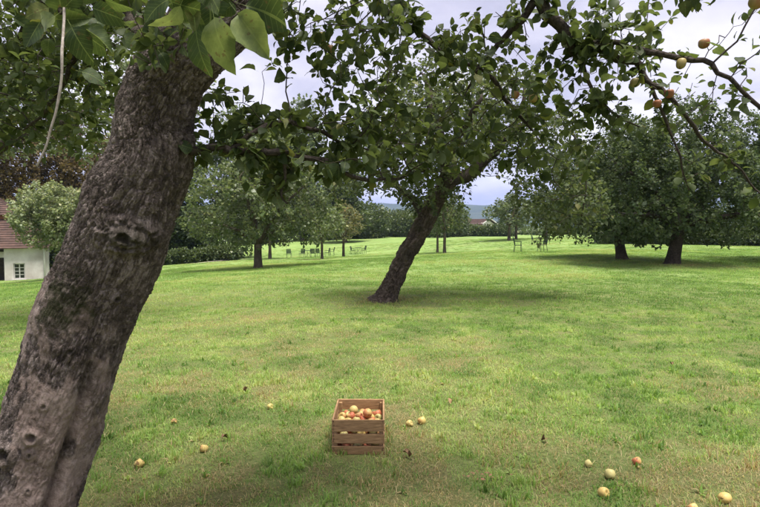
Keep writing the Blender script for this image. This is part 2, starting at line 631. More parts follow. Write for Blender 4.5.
M['leaf_left'] = leaf_mat('apple_leaf_bright', [(0.044, 0.070, 0.022), (0.075, 0.108, 0.034), (0.13, 0.165, 0.060), (0.25, 0.25, 0.11)], (0.20, 0.225, 0.145), (0.20, 0.26, 0.07), 0.28)
M['leaf_orange'] = leaf_mat('turning_leaf', [(0.065, 0.088, 0.030), (0.095, 0.112, 0.040), (0.14, 0.135, 0.052), (0.28, 0.16, 0.06)], (0.19, 0.18, 0.12), (0.26, 0.22, 0.08), 0.28)
M['leaf_willow'] = leaf_mat('silver_leaf', [(0.10, 0.135, 0.065), (0.15, 0.185, 0.085), (0.23, 0.25, 0.125), (0.32, 0.31, 0.17)], (0.26, 0.28, 0.19), (0.26, 0.31, 0.10), 0.28)
M['leaf_brown'] = leaf_mat('copper_leaf', [(0.042, 0.032, 0.013), (0.078, 0.056, 0.022), (0.12, 0.088, 0.036), (0.13, 0.125, 0.05)], (0.11, 0.085, 0.045), (0.14, 0.10, 0.03), 0.2, 0.65, spec=0.15)
M['leaf_wood'] = leaf_mat('wood_leaf', [(0.035, 0.060, 0.020), (0.06, 0.09, 0.030), (0.10, 0.13, 0.045), (0.15, 0.16, 0.06)], (0.12, 0.15, 0.08), (0.17, 0.23, 0.05), 0.25)
M['leaf_tall'] = leaf_mat('tall_tree_leaf', [(0.055, 0.085, 0.035), (0.09, 0.125, 0.055), (0.145, 0.18, 0.09), (0.21, 0.23, 0.13)], (0.18, 0.21, 0.14), (0.22, 0.28, 0.09), 0.28)
M['apple'] = apple_mat()
M['stalk'] = plain_mat('apple_stalk', (0.08, 0.055, 0.03), (0.14, 0.10, 0.06), 40)
M['crate'] = plain_mat('crate_wood', (0.17, 0.098, 0.046), (0.41, 0.255, 0.128), 11.0, 0.72, 0.25, 0.5, 0.003, 8.0, (1.0, 1.0, 9.0), island=0.28)
M['nail'] = plain_mat('rusted_nail', (0.025, 0.016, 0.012), (0.06, 0.035, 0.022), 90.0, 0.7, 0.4)
M['chair'] = plain_mat('dark_green_garden_metal', (0.010, 0.022, 0.021), (0.020, 0.036, 0.034), 12.0, 0.75, 0.15, 0.0)
M['plaster'] = plain_mat('old_white_plaster', (0.42, 0.36, 0.34), (0.80, 0.76, 0.75), 0.7, 0.9, 0.1, 0.4, 0.01, 8.0)
M['roof'] = plain_mat('old_roof_tiles', (0.040, 0.029, 0.026), (0.105, 0.063, 0.052), 2.6, 0.85, 0.15, 0.6, 0.03)
M['roof_red'] = plain_mat('red_roof_tiles', (0.22, 0.085, 0.06), (0.34, 0.14, 0.095), 3.5, 0.85, 0.15, 0.5, 0.03)
M['timber'] = plain_mat('dark_timber', (0.025, 0.02, 0.017), (0.06, 0.048, 0.04), 6.0, 0.8, 0.2)
M['white_paint'] = plain_mat('grey_white_paint', (0.50, 0.49, 0.47), (0.62, 0.60, 0.58), 12.0, 0.6, 0.3)
M['glass'] = plain_mat('window_glass', (0.02, 0.023, 0.025), (0.04, 0.042, 0.045), 3.0, 0.12, 0.5, 0.0)
M['path'] = plain_mat('pale_gravel', (0.34, 0.29, 0.25), (0.52, 0.46, 0.40), 30.0, 0.95, 0.1, 0.6, 0.01)
M['hill'] = plain_mat('wooded_hill', (0.026, 0.042, 0.028), (0.060, 0.078, 0.046), 0.02, 0.95, 0.05, 0.8, 8.0, 10.0)
M['litter'] = plain_mat('withered_leaf', (0.10, 0.058, 0.030), (0.23, 0.145, 0.075), 60.0, 0.75, 0.2, island=0.5)
M['rot'] = plain_mat('rotted_apple_flesh', (0.15, 0.070, 0.038), (0.32, 0.17, 0.09), 90.0, 0.6, 0.35, island=0.4)

# ------------------------------------------------------------------ terrain height
HC = np.array([(0, 0, 0), (0, 4, 0), (-2, 3, 0.0), (3, 4, 0), (0.2, 12.2, 0), (-5, 12, -0.05), (6, 12, 0), (11.7, 22, .12), (11, 25, .14), (20, 22, .15), (8.3, 33, .16), (-6.2, 28, -.46),
               (-4.2, 40, -.66), (-2.4, 60, -1.30), (5, 45, -.52), (-24.4, 40, -2.1), (-22, 36, -1.9), (-30, 30, -2.0), (-14.7, 45, -1.2), (-12, 20, -.5), (30, 45, .05), (0, 95, -.05), (12, 62, .1), (15, 95, 0), (40, 95, 0), (-30, 95, -1.5),
               (-60, 40, -3), (60, 30, .2), (0, -30, 0), (-40, -20, -1), (40, -20, 0), (-20, 10, -.9), (-30, 60, -2.2)], float)


def tps(r):
    return np.where(r > 1e-6, r * r * np.log(np.maximum(r, 1e-6)), 0)


def fit_tps():
    X = HC[:, :2] / 30.0
    n = len(X)
    K = tps(np.linalg.norm(X[:, None] - X[None], axis=2)) + np.eye(n) * 0.02
    A = np.zeros((n + 3, n + 3))
    A[:n, :n] = K
    A[:n, n] = 1; A[n, :n] = 1
    A[:n, n + 1:] = X; A[n + 1:, :n] = X.T
    b = np.zeros(n + 3); b[:n] = HC[:, 2]
    return X, np.linalg.solve(A, b)


TX, TW = fit_tps()


def ground_z(x, y):
    x = np.atleast_1d(np.asarray(x, float)); y = np.atleast_1d(np.asarray(y, float))
    rr = np.sqrt(x ** 2 + y ** 2)
    lim = np.minimum(1.0, 105.0 / np.maximum(rr, 1e-6))
    Q = np.stack([x * lim, y * lim], 1) / 30.0
    z = np.zeros(len(x))
    for k in range(len(TX)):
        z += TW[k] * tps(np.sqrt(((Q - TX[k]) ** 2).sum(1)))
    z += TW[len(TX)] + Q @ TW[len(TX) + 1:]
    far = sstep(100, 300, rr)
    z = z * (1 - far) - 0.8 * far
    q = np.stack([x, y, np.zeros(len(x))], 1)
    z += (fbm(q * 1.1, 3, 5) - 0.5) * 0.09 * (1 - sstep(12, 40, rr)) + (fbm(q * 0.25, 2, 9) - 0.5) * 0.16 * sstep(5, 14, rr) * (1 - far)
    return z


def gz(x, y):
    return float(ground_z(x, y)[0])


def on_ground(px, py):
    """The point of the lawn seen at a pixel."""
    d = 2.0
    for _ in range(6000):
        p = P(px, py, d)
        if p[2] < gz(p[0], p[1]):
            break
        d *= 1.006
    p[2] = gz(p[0], p[1])
    return p


def bare_mask(x, y):
    q = np.stack([x, y, np.zeros(len(x))], 1)
    r = np.sqrt(x ** 2 + y ** 2)
    near = 1 - sstep(4.0, 9.5, r)
    big = fbm(q * 0.9, 4, 41)
    small = fbm(q * 3.5, 3, 43)
    v = 0.55 * big + 0.45 * small
    b = sstep(0.53 - 0.05 * near, 0.70 - 0.07 * near, v) * (0.36 + 0.42 * near)
    b = np.maximum(b, .8 * (1 - sstep(3.5, 4.9, r)) * sstep(.44, .56, .5 * small + .5 * fbm(q * 7, 2, 47)))
    b = np.maximum(b, 0.85 * np.exp(-((x + 1.6) ** 2 + (y - 2.7) ** 2) / 0.45))   # worn soil round the old trunk
    b = np.maximum(b, 0.8 * np.exp(-((x - 0.25) ** 2 + (y - 12.2) ** 2) / 0.35))
    return np.clip(b, 0, 1)


def build_ground():
    nr, na = 190, 320
    r = np.concatenate([[0.0], np.geomspace(0.4, 7000.0, nr - 1)])
    # finer rings between 2 and 30 m
    r = np.sort(np.concatenate([r, np.linspace(2.2, 12, 90)]))
    nr = len(r)
    a = np.arange(na) / na * 2 * math.pi
    x = (r[:, None] * np.sin(a)[None]).ravel()
    y = (r[:, None] * np.cos(a)[None]).ravel()
    z = ground_z(x, y)
    i = np.arange(nr - 1)[:, None] * na
    j = np.arange(na)[None]
    jn = (j + 1) % na
    q = np.stack([i + j, i + na + j, i + na + jn, i + jn], -1).reshape(-1, 4)
    q = q[na:]
    c = np.stack([np.full(na, 0), na + np.arange(na), na + (np.arange(na) + 1) % na], 1)
    me = mesh_np('lawn', np.stack([x, y, z], 1), [q, c], True, {'bare': np.maximum(bare_mask(x, y), .62 * (1 - sstep(9, 26, np.hypot(x, y))))})
    o = obj('lawn', me, M['ground'], kind='structure')
    o['label'] = 'wide mown orchard lawn with dry yellowish patches'
    return o


build_ground()


# ------------------------------------------------------------------ grass
def tuft_mesh(name, seed, n, spread, hmin, hmax, width, lean):
    rg = np.random.default_rng(seed)
    V, F = [], []
    c = 0
    for _ in range(n):
        rr = spread * math.sqrt(rg.random())
        th = rg.random() * 2 * math.pi
        b = np.array((rr * math.cos(th), rr * math.sin(th), -0.008))
        h = rg.uniform(hmin, hmax)
        az = rg.random() * 2 * math.pi
        d = np.array((math.cos(az), math.sin(az), 0))
        s = np.array((-d[1], d[0], 0))
        ln = rg.uniform(0.15, 1.0) * lean
        w = width * rg.uniform(0.6, 1.2)
        p1 = b + d * h * ln * 0.28 + np.array((0, 0, h * 0.55))
        p2 = b + d * h * ln * 0.85 + np.array((0, 0, h * (1.0 - 0.35 * ln)))
        V += [b - s * w / 2, b + s * w / 2, p1 - s * w * 0.42, p1 + s * w * 0.42, p2]
        F += [(c, c + 1, c + 3, c + 2)]
        c += 5
    k = np.arange(n) * 5
    tri = np.stack([k + 2, k + 3, k + 4], 1)
    me = mesh_np(name, np.array(V), [np.array(F), tri], True)
    me.materials.append(M['grass'])
    return me


def build_grass():
    rg = np.random.default_rng(11)
    tufts = [tuft_mesh('grass_short', 1, 28, 0.080, 0.018, 0.046, 0.0050, 1.1),
             tuft_mesh('grass_fine', 2, 34, 0.10, 0.015, 0.038, 0.0038, 1.5),
             tuft_mesh('grass_tall', 3, 24, 0.045, 0.04, 0.095, 0.0058, 0.9),
             tuft_mesh('grass_flat', 4, 34, 0.12, 0.015, 0.05, 0.0032, 1.7),
             tuft_mesh('grass_far', 5, 46, 0.26, 0.025, 0.060, 0.0085, 1.1),
             tuft_mesh('grass_weed', 6, 9, 0.03, 0.035, 0.075, 0.016, 1.5)]
    tob = [bpy.data.objects.new('grass_tuft', t) for t in tufts]
    XY = []
    TY = []

    def band(d0, d1, dens, types, probs):
        w = 0.95
        area = w * (d1 ** 2 - d0 ** 2)
        n = int(area * dens)
        y = np.sqrt(rg.uniform(d0 ** 2, d1 ** 2, n))
        x = rg.uniform(-1, 1, n) * y * w
        XY.append(np.stack([x, y], 1))
        TY.append(rg.choice(types, n, p=probs))
    band(1.6, 6.0, 300, [0, 1, 2, 3, 5], [.32, .25, .15, .24, .04])
    band(6.0, 11.0, 190, [0, 1, 2, 3, 5], [.43, .38, .05, .12, .02])
    band(11.0, 19.0, 90, [0, 1, 4], [.5, .3, .2])
    band(19.0, 36.0, 30, [0, 4], [.3, .7])
    band(36.0, 75.0, 7, [4], [1.0])
    xy = np.concatenate(XY)
    ty = np.concatenate(TY)
    bare = bare_mask(xy[:, 0], xy[:, 1])
    q = np.stack([xy[:, 0], xy[:, 1], np.zeros(len(xy))], 1)
    clump = fbm(q * 2.2, 3, 71)
    keep = rg.random(len(xy)) > bare * 0.25
    ty = np.where((rg.random(len(xy)) < bare * 0.7) & (xy[:, 1] < 11), 3, ty)
    ty = np.where((ty == 2) & (clump < 0.5), 0, ty)
    # keep the tufts out of the crate and the trunks
    keep &= ~((np.abs(xy[:, 0] + 0.154) < 0.17) & (np.abs(xy[:, 1] - 4.10) < 0.225))
    rim = (np.abs(xy[:, 0] + 0.154) < 0.24) & (np.abs(xy[:, 1] - 4.10) < 0.30)
    ty = np.where(rim & (rg.random(len(xy)) < .5), 2, ty)
    foot = np.hypot(xy[:, 0] - 0.13, xy[:, 1] - 12.1) < .75
    ty = np.where(foot & (rg.random(len(xy)) < .7), 2, ty)
    xy, ty, bare, q, clump = xy[keep], ty[keep], bare[keep], q[keep], clump[keep]
    n = len(xy)
    z = ground_z(xy[:, 0], xy[:, 1])
    me = bpy.data.meshes.new('grass')
    me.vertices.add(n)
    me.vertices.foreach_set('co', np.stack([xy[:, 0], xy[:, 1], z], 1).astype(np.float32).ravel())
    big = fbm(q * 0.33, 3, 81)
    tint = np.clip(0.48 + (big - 0.5) * 1.3 + (clump - 0.5) * (2.5 - 1.9 * sstep(5, 13, xy[:, 1])) + rg.normal(0, 0.20, n), 0, 1)
    tint = np.where(ty == 2, tint * 0.75, tint)
    dry = np.clip(0.12 - 0.06 * sstep(8, 20, xy[:, 1]) + bare * 0.72 + (big - 0.52) * 0.9 + np.where(ty == 3, .24, 0) + rg.normal(0, .06, n), 0.03, 0.95)
    scl = rg.uniform(0.75, 1.35, n) * (1 - 0.25 * bare)
    rot = np.stack([rg.normal(0, .10, n), rg.normal(0, .10, n), rg.random(n) * 6.283], 1)
    for nm, v in (('tint', tint), ('dry', dry), ('scl', scl)):
        a = me.attributes.new(nm, 'FLOAT', 'POINT'); a.data.foreach_set('value', v.astype(np.float32))
    a = me.attributes.new('kind_id', 'INT', 'POINT'); a.data.foreach_set('value', ty.astype(np.int32))
    a = me.attributes.new('rot', 'FLOAT_VECTOR', 'POINT'); a.data.foreach_set('vector', rot.astype(np.float32).ravel())
    me.update()
    o = obj('grass', me, None, kind='stuff')
    o['label'] = 'short green grass with dry straw tufts covering the lawn'
    ng = bpy.data.node_groups.new('grass_scatter', 'GeometryNodeTree')
    ng.interface.new_socket('Geometry', in_out='INPUT', socket_type='NodeSocketGeometry')
    ng.interface.new_socket('Geometry', in_out='OUTPUT', socket_type='NodeSocketGeometry')
    gi = ng.nodes.new('NodeGroupInput'); go = ng.nodes.new('NodeGroupOutput')
    jn = ng.nodes.new('GeometryNodeJoinGeometry')

    def named(nm, typ):
        k = ng.nodes.new('GeometryNodeInputNamedAttribute')
        k.data_type = typ
        k.inputs['Name'].default_value = nm
        return [s for s in k.outputs if s.enabled][0]
    kid, rt, sc_ = named('kind_id', 'INT'), named('rot', 'FLOAT_VECTOR'), named('scl', 'FLOAT')
    e2r = ng.nodes.new('FunctionNodeEulerToRotation')
    ng.links.new(rt, e2r.inputs[0])
    mp = ng.nodes.new('GeometryNodeMeshToPoints')
    ng.links.new(gi.outputs[0], mp.inputs[0])
    for k, to in enumerate(tob):
        cmp_ = ng.nodes.new('FunctionNodeCompare')
        cmp_.data_type = 'INT'
        cmp_.operation = 'EQUAL'
        ins = [s for s in cmp_.inputs if s.enabled]
        ng.links.new(kid, ins[0])
        ins[1].default_value = k
        oi = ng.nodes.new('GeometryNodeObjectInfo')
        oi.inputs['Object'].default_value = to
        ip = ng.nodes.new('GeometryNodeInstanceOnPoints')
        ng.links.new(mp.outputs[0], ip.inputs['Points'])
        ng.links.new(cmp_.outputs[0], ip.inputs['Selection'])
        ng.links.new(oi.outputs['Geometry'], ip.inputs['Instance'])
        ng.links.new(e2r.outputs[0], ip.inputs['Rotation'])
        ng.links.new(sc_, ip.inputs['Scale'])
        ng.links.new(ip.outputs[0], jn.inputs[0])
    ng.links.new(jn.outputs[0], go.inputs[0])
    md = o.modifiers.new('scatter', 'NODES')
    md.node_group = ng


build_grass()


# ------------------------------------------------------------------ trees: growth
class Skel:
    def __init__(self):
        self.p, self.par, self.r, self.fixed = [], [], [], []

    def chain(self, pts, rads, start=-1, n=None):
        """Adds a smooth limb; returns the indices of its nodes."""
        rows = [list(p) + [r] for p, r in zip(pts, rads)]
        if start >= 0:
            rows = [list(self.p[start]) + [min(self.r[start], rads[0] * 1.15)]] + rows
        seg = np.array(rows)
        ln = np.linalg.norm(np.diff(seg[:, :3], axis=0), axis=1).sum()
        s = spline(seg, max(len(rows) * 2, int(ln / n) if n else len(rows) * 3))
        if start >= 0:
            w = np.stack([fbm(s[:, :3] * 12, 3, 300 + k) for k in range(4)], 1) - .5
            env = np.minimum(1, np.arange(len(s)) / 3.0)[:, None]
            s[:, :3] += w[:, :3] * env * (s[:, 3:4] * 1.9 + .026)
            s[:, 3] *= 1 + w[:, 3] * .55
        ids = []
        prev = start
        for k, q in enumerate(s):
            if k == 0 and start >= 0:
                continue
            self.p.append(q[:3]); self.par.append(prev); self.r.append(max(q[3], 0.002)); self.fixed.append(True)
            prev = len(self.p) - 1
            ids.append(prev)
        return ids

    def near(self, pt, ids=None):
        pp = np.array(self.p if ids is None else [self.p[i] for i in ids])
        k = int(np.argmin(((pp - np.asarray(pt)) ** 2).sum(1)))
        return k if ids is None else ids[k]


def colonize(sk, att, step, kill, iters, rg, up=0.0, reach=99.0, seeds=None, jitter=0.12):
    att = np.array(att, float)
    n0 = len(sk.p)
    cap = n0 + 60000
    pos = np.zeros((cap, 3)); pos[:n0] = np.array(sk.p)
    par = np.full(cap, -1); par[:n0] = sk.par
    n = n0
    dist = np.full(len(att), 1e9); near = np.zeros(len(att), int)
    idx = np.arange(n0) if seeds is None else np.array(seeds)
    for c in range(0, len(idx), 256):
        ii = idx[c:c + 256]
        d = np.linalg.norm(att[:, None] - pos[ii][None], axis=2)
        k = d.argmin(1); m = d[np.arange(len(att)), k]
        b = m < dist
        dist[b] = m[b]; near[b] = ii[k[b]]
    age = np.zeros(len(att), int)
    for _ in range(iters):
        act = dist < reach
        if not act.any():
            break
        a, nn = att[act], near[act]
        d = a - pos[nn]
        d /= np.maximum(np.linalg.norm(d, axis=1, keepdims=True), 1e-9)
        uq, inv = np.unique(nn, return_inverse=True)
        s = np.zeros((len(uq), 3))
        np.add.at(s, inv, d)
        s /= np.maximum(np.linalg.norm(s, axis=1, keepdims=True), 1e-9)
        s += rg.normal(0, jitter, s.shape)
        s[:, 2] += up
        s /= np.maximum(np.linalg.norm(s, axis=1, keepdims=True), 1e-9)
        new = pos[uq] + s * step
        m = len(new)
        if n + m > cap:
            break
        pos[n:n + m] = new; par[n:n + m] = uq
        dd = np.linalg.norm(att[:, None] - new[None], axis=2)
        k = dd.argmin(1); mm = dd[np.arange(len(att)), k]
        b = mm < dist - 1e-6
        age = np.where(b, 0, age + 1)
        dist[b] = mm[b]; near[b] = n + k[b]
        n += m
        keep = (dist > kill) & (age < 4)
        att, dist, near, age = att[keep], dist[keep], near[keep], age[keep]
        if not len(att):
            break
    for k in range(n0, n):
        sk.p.append(pos[k]); sk.par.append(int(par[k])); sk.r.append(0.0); sk.fixed.append(False)


def radii(sk, tip=0.0022, e=2.25):
    n = len(sk.p)
    acc = np.zeros(n)
    r = np.array(sk.r)
    kids = [[] for _ in range(n)]
    for k in range(n):
        if sk.par[k] >= 0:
            kids[sk.par[k]].append(k)
    for k in range(n - 1, -1, -1):
        if not sk.fixed[k]:
            r[k] = max(tip, acc[k] ** (1 / e))
        if sk.par[k] >= 0:
            acc[sk.par[k]] += r[k] ** e
    for k in range(n):
        if not sk.fixed[k] and sk.par[k] >= 0:
            r[k] = min(r[k], r[sk.par[k]] * (0.96 if not sk.fixed[sk.par[k]] else 0.7))
    sk.r = r.tolist()
    return kids


def chains_of(sk, kids, roots):
    out = []
    stack = [(r, None) for r in roots]
    while stack:
        k, par = stack.pop()
        ch = [par] if par is not None else []
        cur = k
        while True:
            ch.append(cur)
            if not kids[cur]:
                break
            ks = sorted(kids[cur], key=lambda q: -(sk.r[q] + (1 if sk.fixed[q] and sk.fixed[cur] else 0)))
            for o in ks[1:]:
                stack.append((o, cur))
            cur = ks[0]
        out.append((ch, par is not None))
    return out


def wood_mesh(name, sk, chains, base, sides=lambda r: 8 if r > .02 else (6 if r > .008 else 4), wob=0.0):
    V, Q, T, n = [], [], [], 0
    P_ = np.array(sk.p); R_ = np.array(sk.r)
    for ch, joined in chains:
        pts = P_[ch].copy(); rad = R_[ch].copy()
        if joined and len(ch) > 1:
            rad[0] = rad[1]
        if len(pts) < 2:
            continue
        v, f, ring = tube_arrays(pts - base, rad, sides(rad.max()))
        V.append(v); Q.append(f[0] + n); T.append(f[1] + n)
        n += len(v)
    v = np.concatenate(V)
    if wob:
        v = v + (np.stack([fbm(v * 14, 2, 3), fbm(v * 14, 2, 4), fbm(v * 14, 2, 5)], 1) - 0.5) * wob
    return mesh_np(name, v, [np.concatenate(Q), np.concatenate(T)], True)


def leaf_shape(kind):
    """Leaf along +Y from its stalk, face up +Z. Unit length 1."""
    if kind == 'fine':
        n = 11
        V, F = [(-.008, -.28, 0), (0, -.28, 0), (.008, -.28, 0)], []
        for i in range(n):
            y = i / (n - 1)
            w = .36 * math.sin(math.pi * y ** .80) ** .85 * (1 - .12 * y) + .006
            ser = (.014 if i % 2 else -.010) if 1 < i < n - 1 else 0
            z = .05 * math.sin(y * 2.6) - .17 * y * y
            V += [(-w - ser, y - .015, z + w * .28), (0, y, z), (w + ser, y + .01, z + w * .28)]
        for i in range(n):
            for c in (0, 1):
                a = i * 3 + c
                F.append((a, a + 1, a + 4, a + 3))
        return np.array(V), [np.array(F)]
    if kind == 'mid':
        rows = [(-.22, .010, 0), (.04, .06, 0), (.25, .30, .01), (.52, .36, 0), (.80, .23, -.06), (1.0, .006, -.15)]
        V = [(s * w, y, z + abs(s) * w * .28) for (y, w, z) in rows for s in (-1, 0, 1)]
        F = [(i * 3 + c, i * 3 + c + 1, i * 3 + c + 4, i * 3 + c + 3) for i in range(len(rows) - 1) for c in (0, 1)]
        return np.array(V), [np.array(F)]
    if kind == 'low':
        V = [(0, 0, 0), (-.36, .45, .09), (0, .5, 0), (.36, .45, .09), (0, 1.0, -.12)]
        F = [(0, 2, 1), (0, 3, 2), (1, 2, 4), (2, 3, 4)]
        return np.array(V), [np.array(F)]
    V = [(0, 0, 0), (-.42, .5, .10), (.42, .5, .10), (0, 1.0, -.08)]
    return np.array(V), [np.array([(0, 2, 1), (1, 2, 3)])]


def leaf_frames(pos, dirs, rg, droop=0.25, upness=0.8):
    n = len(pos)
    d = dirs + rg.normal(0, .28, (n, 3))
    d[:, 2] -= droop * rg.random(n)
    d /= np.maximum(np.linalg.norm(d, axis=1, keepdims=True), 1e-9)
    nz = rg.normal(0, .55, (n, 3))
    nz[:, 2] += upness
    nz -= d * (nz * d).sum(1, keepdims=True)
    nz /= np.maximum(np.linalg.norm(nz, axis=1, keepdims=True), 1e-9)
    x = np.cross(d, nz)
    return np.stack([x, d, nz], 2)      # columns x, y, z


def leaves_mesh(name, pos, fr, size, kind):
    V, F = leaf_shape(kind)
    v = np.einsum('nij,vj->nvi', fr, V) * size[:, None, None] + pos[:, None, :]
    m = len(V)
    off = (np.arange(len(pos)) * m)[:, None, None]
    faces = [(f[None] + off).reshape(-1, f.shape[1]) for f in F]
    return mesh_np(name, v.reshape(-1, 3), faces, True)


def rosettes(sk, ids, rg, per, spread, size, sizevar=0.3):
    """Leaves in clusters round the given twig nodes."""
    P_ = np.array(sk.p)
    par = np.array(sk.par)
    ids = np.array(ids)
    t = P_[ids] - P_[par[ids]]
    t /= np.maximum(np.linalg.norm(t, axis=1, keepdims=True), 1e-9)
    k = rg.poisson(per, len(ids))
    rep = np.repeat(np.arange(len(ids)), k)
    n = len(rep)
    rad = rg.normal(0, 1, (n, 3))
    tt = t[rep]
    rad -= tt * (rad * tt).sum(1, keepdims=True)
    rad /= np.maximum(np.linalg.norm(rad, axis=1, keepdims=True), 1e-9)
    d = tt * rg.uniform(0.0, 0.8, (n, 1)) + rad
    pos = P_[ids][rep] + rad * rg.uniform(0.1, 1, (n, 1)) * spread + tt * rg.uniform(-.5, .5, (n, 1)) * spread
    s = size * np.exp(rg.normal(0, sizevar, n))
    return pos, d, s


def cloud(rg, c, r, n, shell=0.55, seed=0, gap=0.0, gscale=1.0):
    d = rg.normal(0, 1, (n * 3, 3))
    d /= np.linalg.norm(d, axis=1, keepdims=True)
    p = d * (rg.random((n * 3, 1)) ** shell) * np.array(r) + np.array(c)
    if gap:
        f = fbm(p * gscale, 2, seed)
        p = p[f > gap]
    return p[:n]


def detailed_trunk(name, ctrl, nu, nv, base, amp=0.009, plate=(30.0, 11.0), seed=0, features=None, flare=0.0):
    """A trunk whose bark plates, burls, knots and fissures are real relief. ctrl rows: x, y, z, r."""
    s = spline(ctrl, nv)
    pts, rad = s[:, :3], s[:, 3]
    ln = np.concatenate([[0], np.cumsum(np.linalg.norm(np.diff(pts, axis=0), axis=1))])
    t, U, V = frames(pts)
    a = np.arange(nu) / nu * 2 * math.pi
    ring = np.cos(a)[None, :, None] * U[:, None, :] + np.sin(a)[None, :, None] * V[:, None, :]
    rr = rad[:, None] * np.ones((1, nu))
    if flare:
        lob = 1 + 0.30 * np.sin(a * 5 + 1.3) + 0.2 * np.sin(a * 3 + .4)
        rr = rr + flare * np.exp(-ln / 0.16)[:, None] * lob[None]
    p0 = (pts[:, None, :] + ring * rr[:, :, None]).reshape(-1, 3)
    nrm = ring.reshape(-1, 3)
    al = np.repeat(ln, nu)
    rv = np.repeat(rad, nu)
    # surface coordinates: across the trunk fine, along it stretched
    Ur, Vr = np.repeat(U, nu, axis=0), np.repeat(V, nu, axis=0)
    w = np.stack([fbm(p0 * 9, 3, seed + 1), fbm(p0 * 9, 3, seed + 2), fbm(p0 * 9, 3, seed + 3)], 1) - 0.5
    flat = np.stack([(nrm * Ur).sum(1) * rv, (nrm * Vr).sum(1) * rv, al], 1)
    crd = flat * np.array((plate[0], plate[0], plate[1])) + w * np.array((1.5, 1.5, 2.2))
    f1, f2, cid = worley(crd, seed)
    crack = sstep(0.0, 0.20, f2 - f1)
    crd2 = flat * np.array((plate[0] * 2.6, plate[0] * 2.6, plate[1] * 1.5)) + w * np.array((2.6, 2.6, 3.0))
    g1, g2, cid2 = worley(crd2, seed + 40)
    crack2 = sstep(0.0, 0.22, g2 - g1)
    strand = fbm(flat * np.array((plate[0] * 3.4, plate[0] * 3.4, plate[1] * 0.9)) + w * 2, 3, seed + 6) - 0.5
    fine = fbm(p0 * plate[0] * 2.4, 3, seed + 7) - 0.5
    big = fbm(p0 * 4.0, 3, seed + 9) - 0.5
    smooth = np.zeros(len(p0)); moss_dark = np.zeros(len(p0))
    disp = big * 0.05 * np.minimum(1, rv / 0.15)
    pamp = amp * (0.45 + 1.1 * fbm(p0 * 6, 2, seed + 12))
    extra = np.zeros(len(p0))
    if features:
        smooth, moss_dark, extra = features(p0, nrm, al, seed)
    keepp = 1 - 0.55 * smooth
    relief = (crack - 1) * 1.0 + (cid - .5) * .75 * crack + ((crack2 - 1) * .45 + (cid2 - .5) * .40 * crack2) * crack + strand * 1.1 + fine * .55
    disp = disp + relief * pamp * keepp + extra
    # small pitted blisters where the bark is smooth
    disp = disp + smooth * amp * (.35 * fine + .5 * sstep(.70, .80, fbm(p0 * 45, 2, seed + 20)))
    v = p0 + nrm * disp[:, None]
    flake = np.clip(.5 + (cid - .5) * .7 + (cid2 - .5) * .6, 0, 1)
    i = np.arange(nv - 1)[:, None] * nu
    j = np.arange(nu)[None]
    jn = (j + 1) % nu
    fq = np.stack([i + j, i + jn, i + nu + jn, i + nu + j], -1).reshape(-1, 4)
    return mesh_np(name, v - base, [fq], True, {'smooth_bark': smooth, 'moss_dark': moss_dark, 'flake': flake})


def twigs_of(sk, rmax):
    r = np.array(sk.r)
    fx = np.array(sk.fixed)
    return np.where((r < rmax) & (np.array(sk.par) >= 0))[0]


def shoots(sk, rg, n, zmin, length, step=0.09):
    """Straight upright water shoots on top of an apple crown."""
    P_ = np.array(sk.p)
    cand = np.where((P_[:, 2] > zmin) & (np.array(sk.r) < 0.02))[0]
    for k in rg.choice(cand, min(n, len(cand)), replace=False):
        d = np.array((rg.normal(0, .22), rg.normal(0, .22), 1.0)); d /= np.linalg.norm(d)
        m = int(rg.uniform(.5, 1.2) * length / step)
        prev = int(k); p = P_[k].copy()
        for _ in range(m):
            p = p + d * step + rg.normal(0, .008, 3)
            sk.p.append(p.copy()); sk.par.append(prev); sk.r.append(0.0); sk.fixed.append(False)
            prev = len(sk.p) - 1


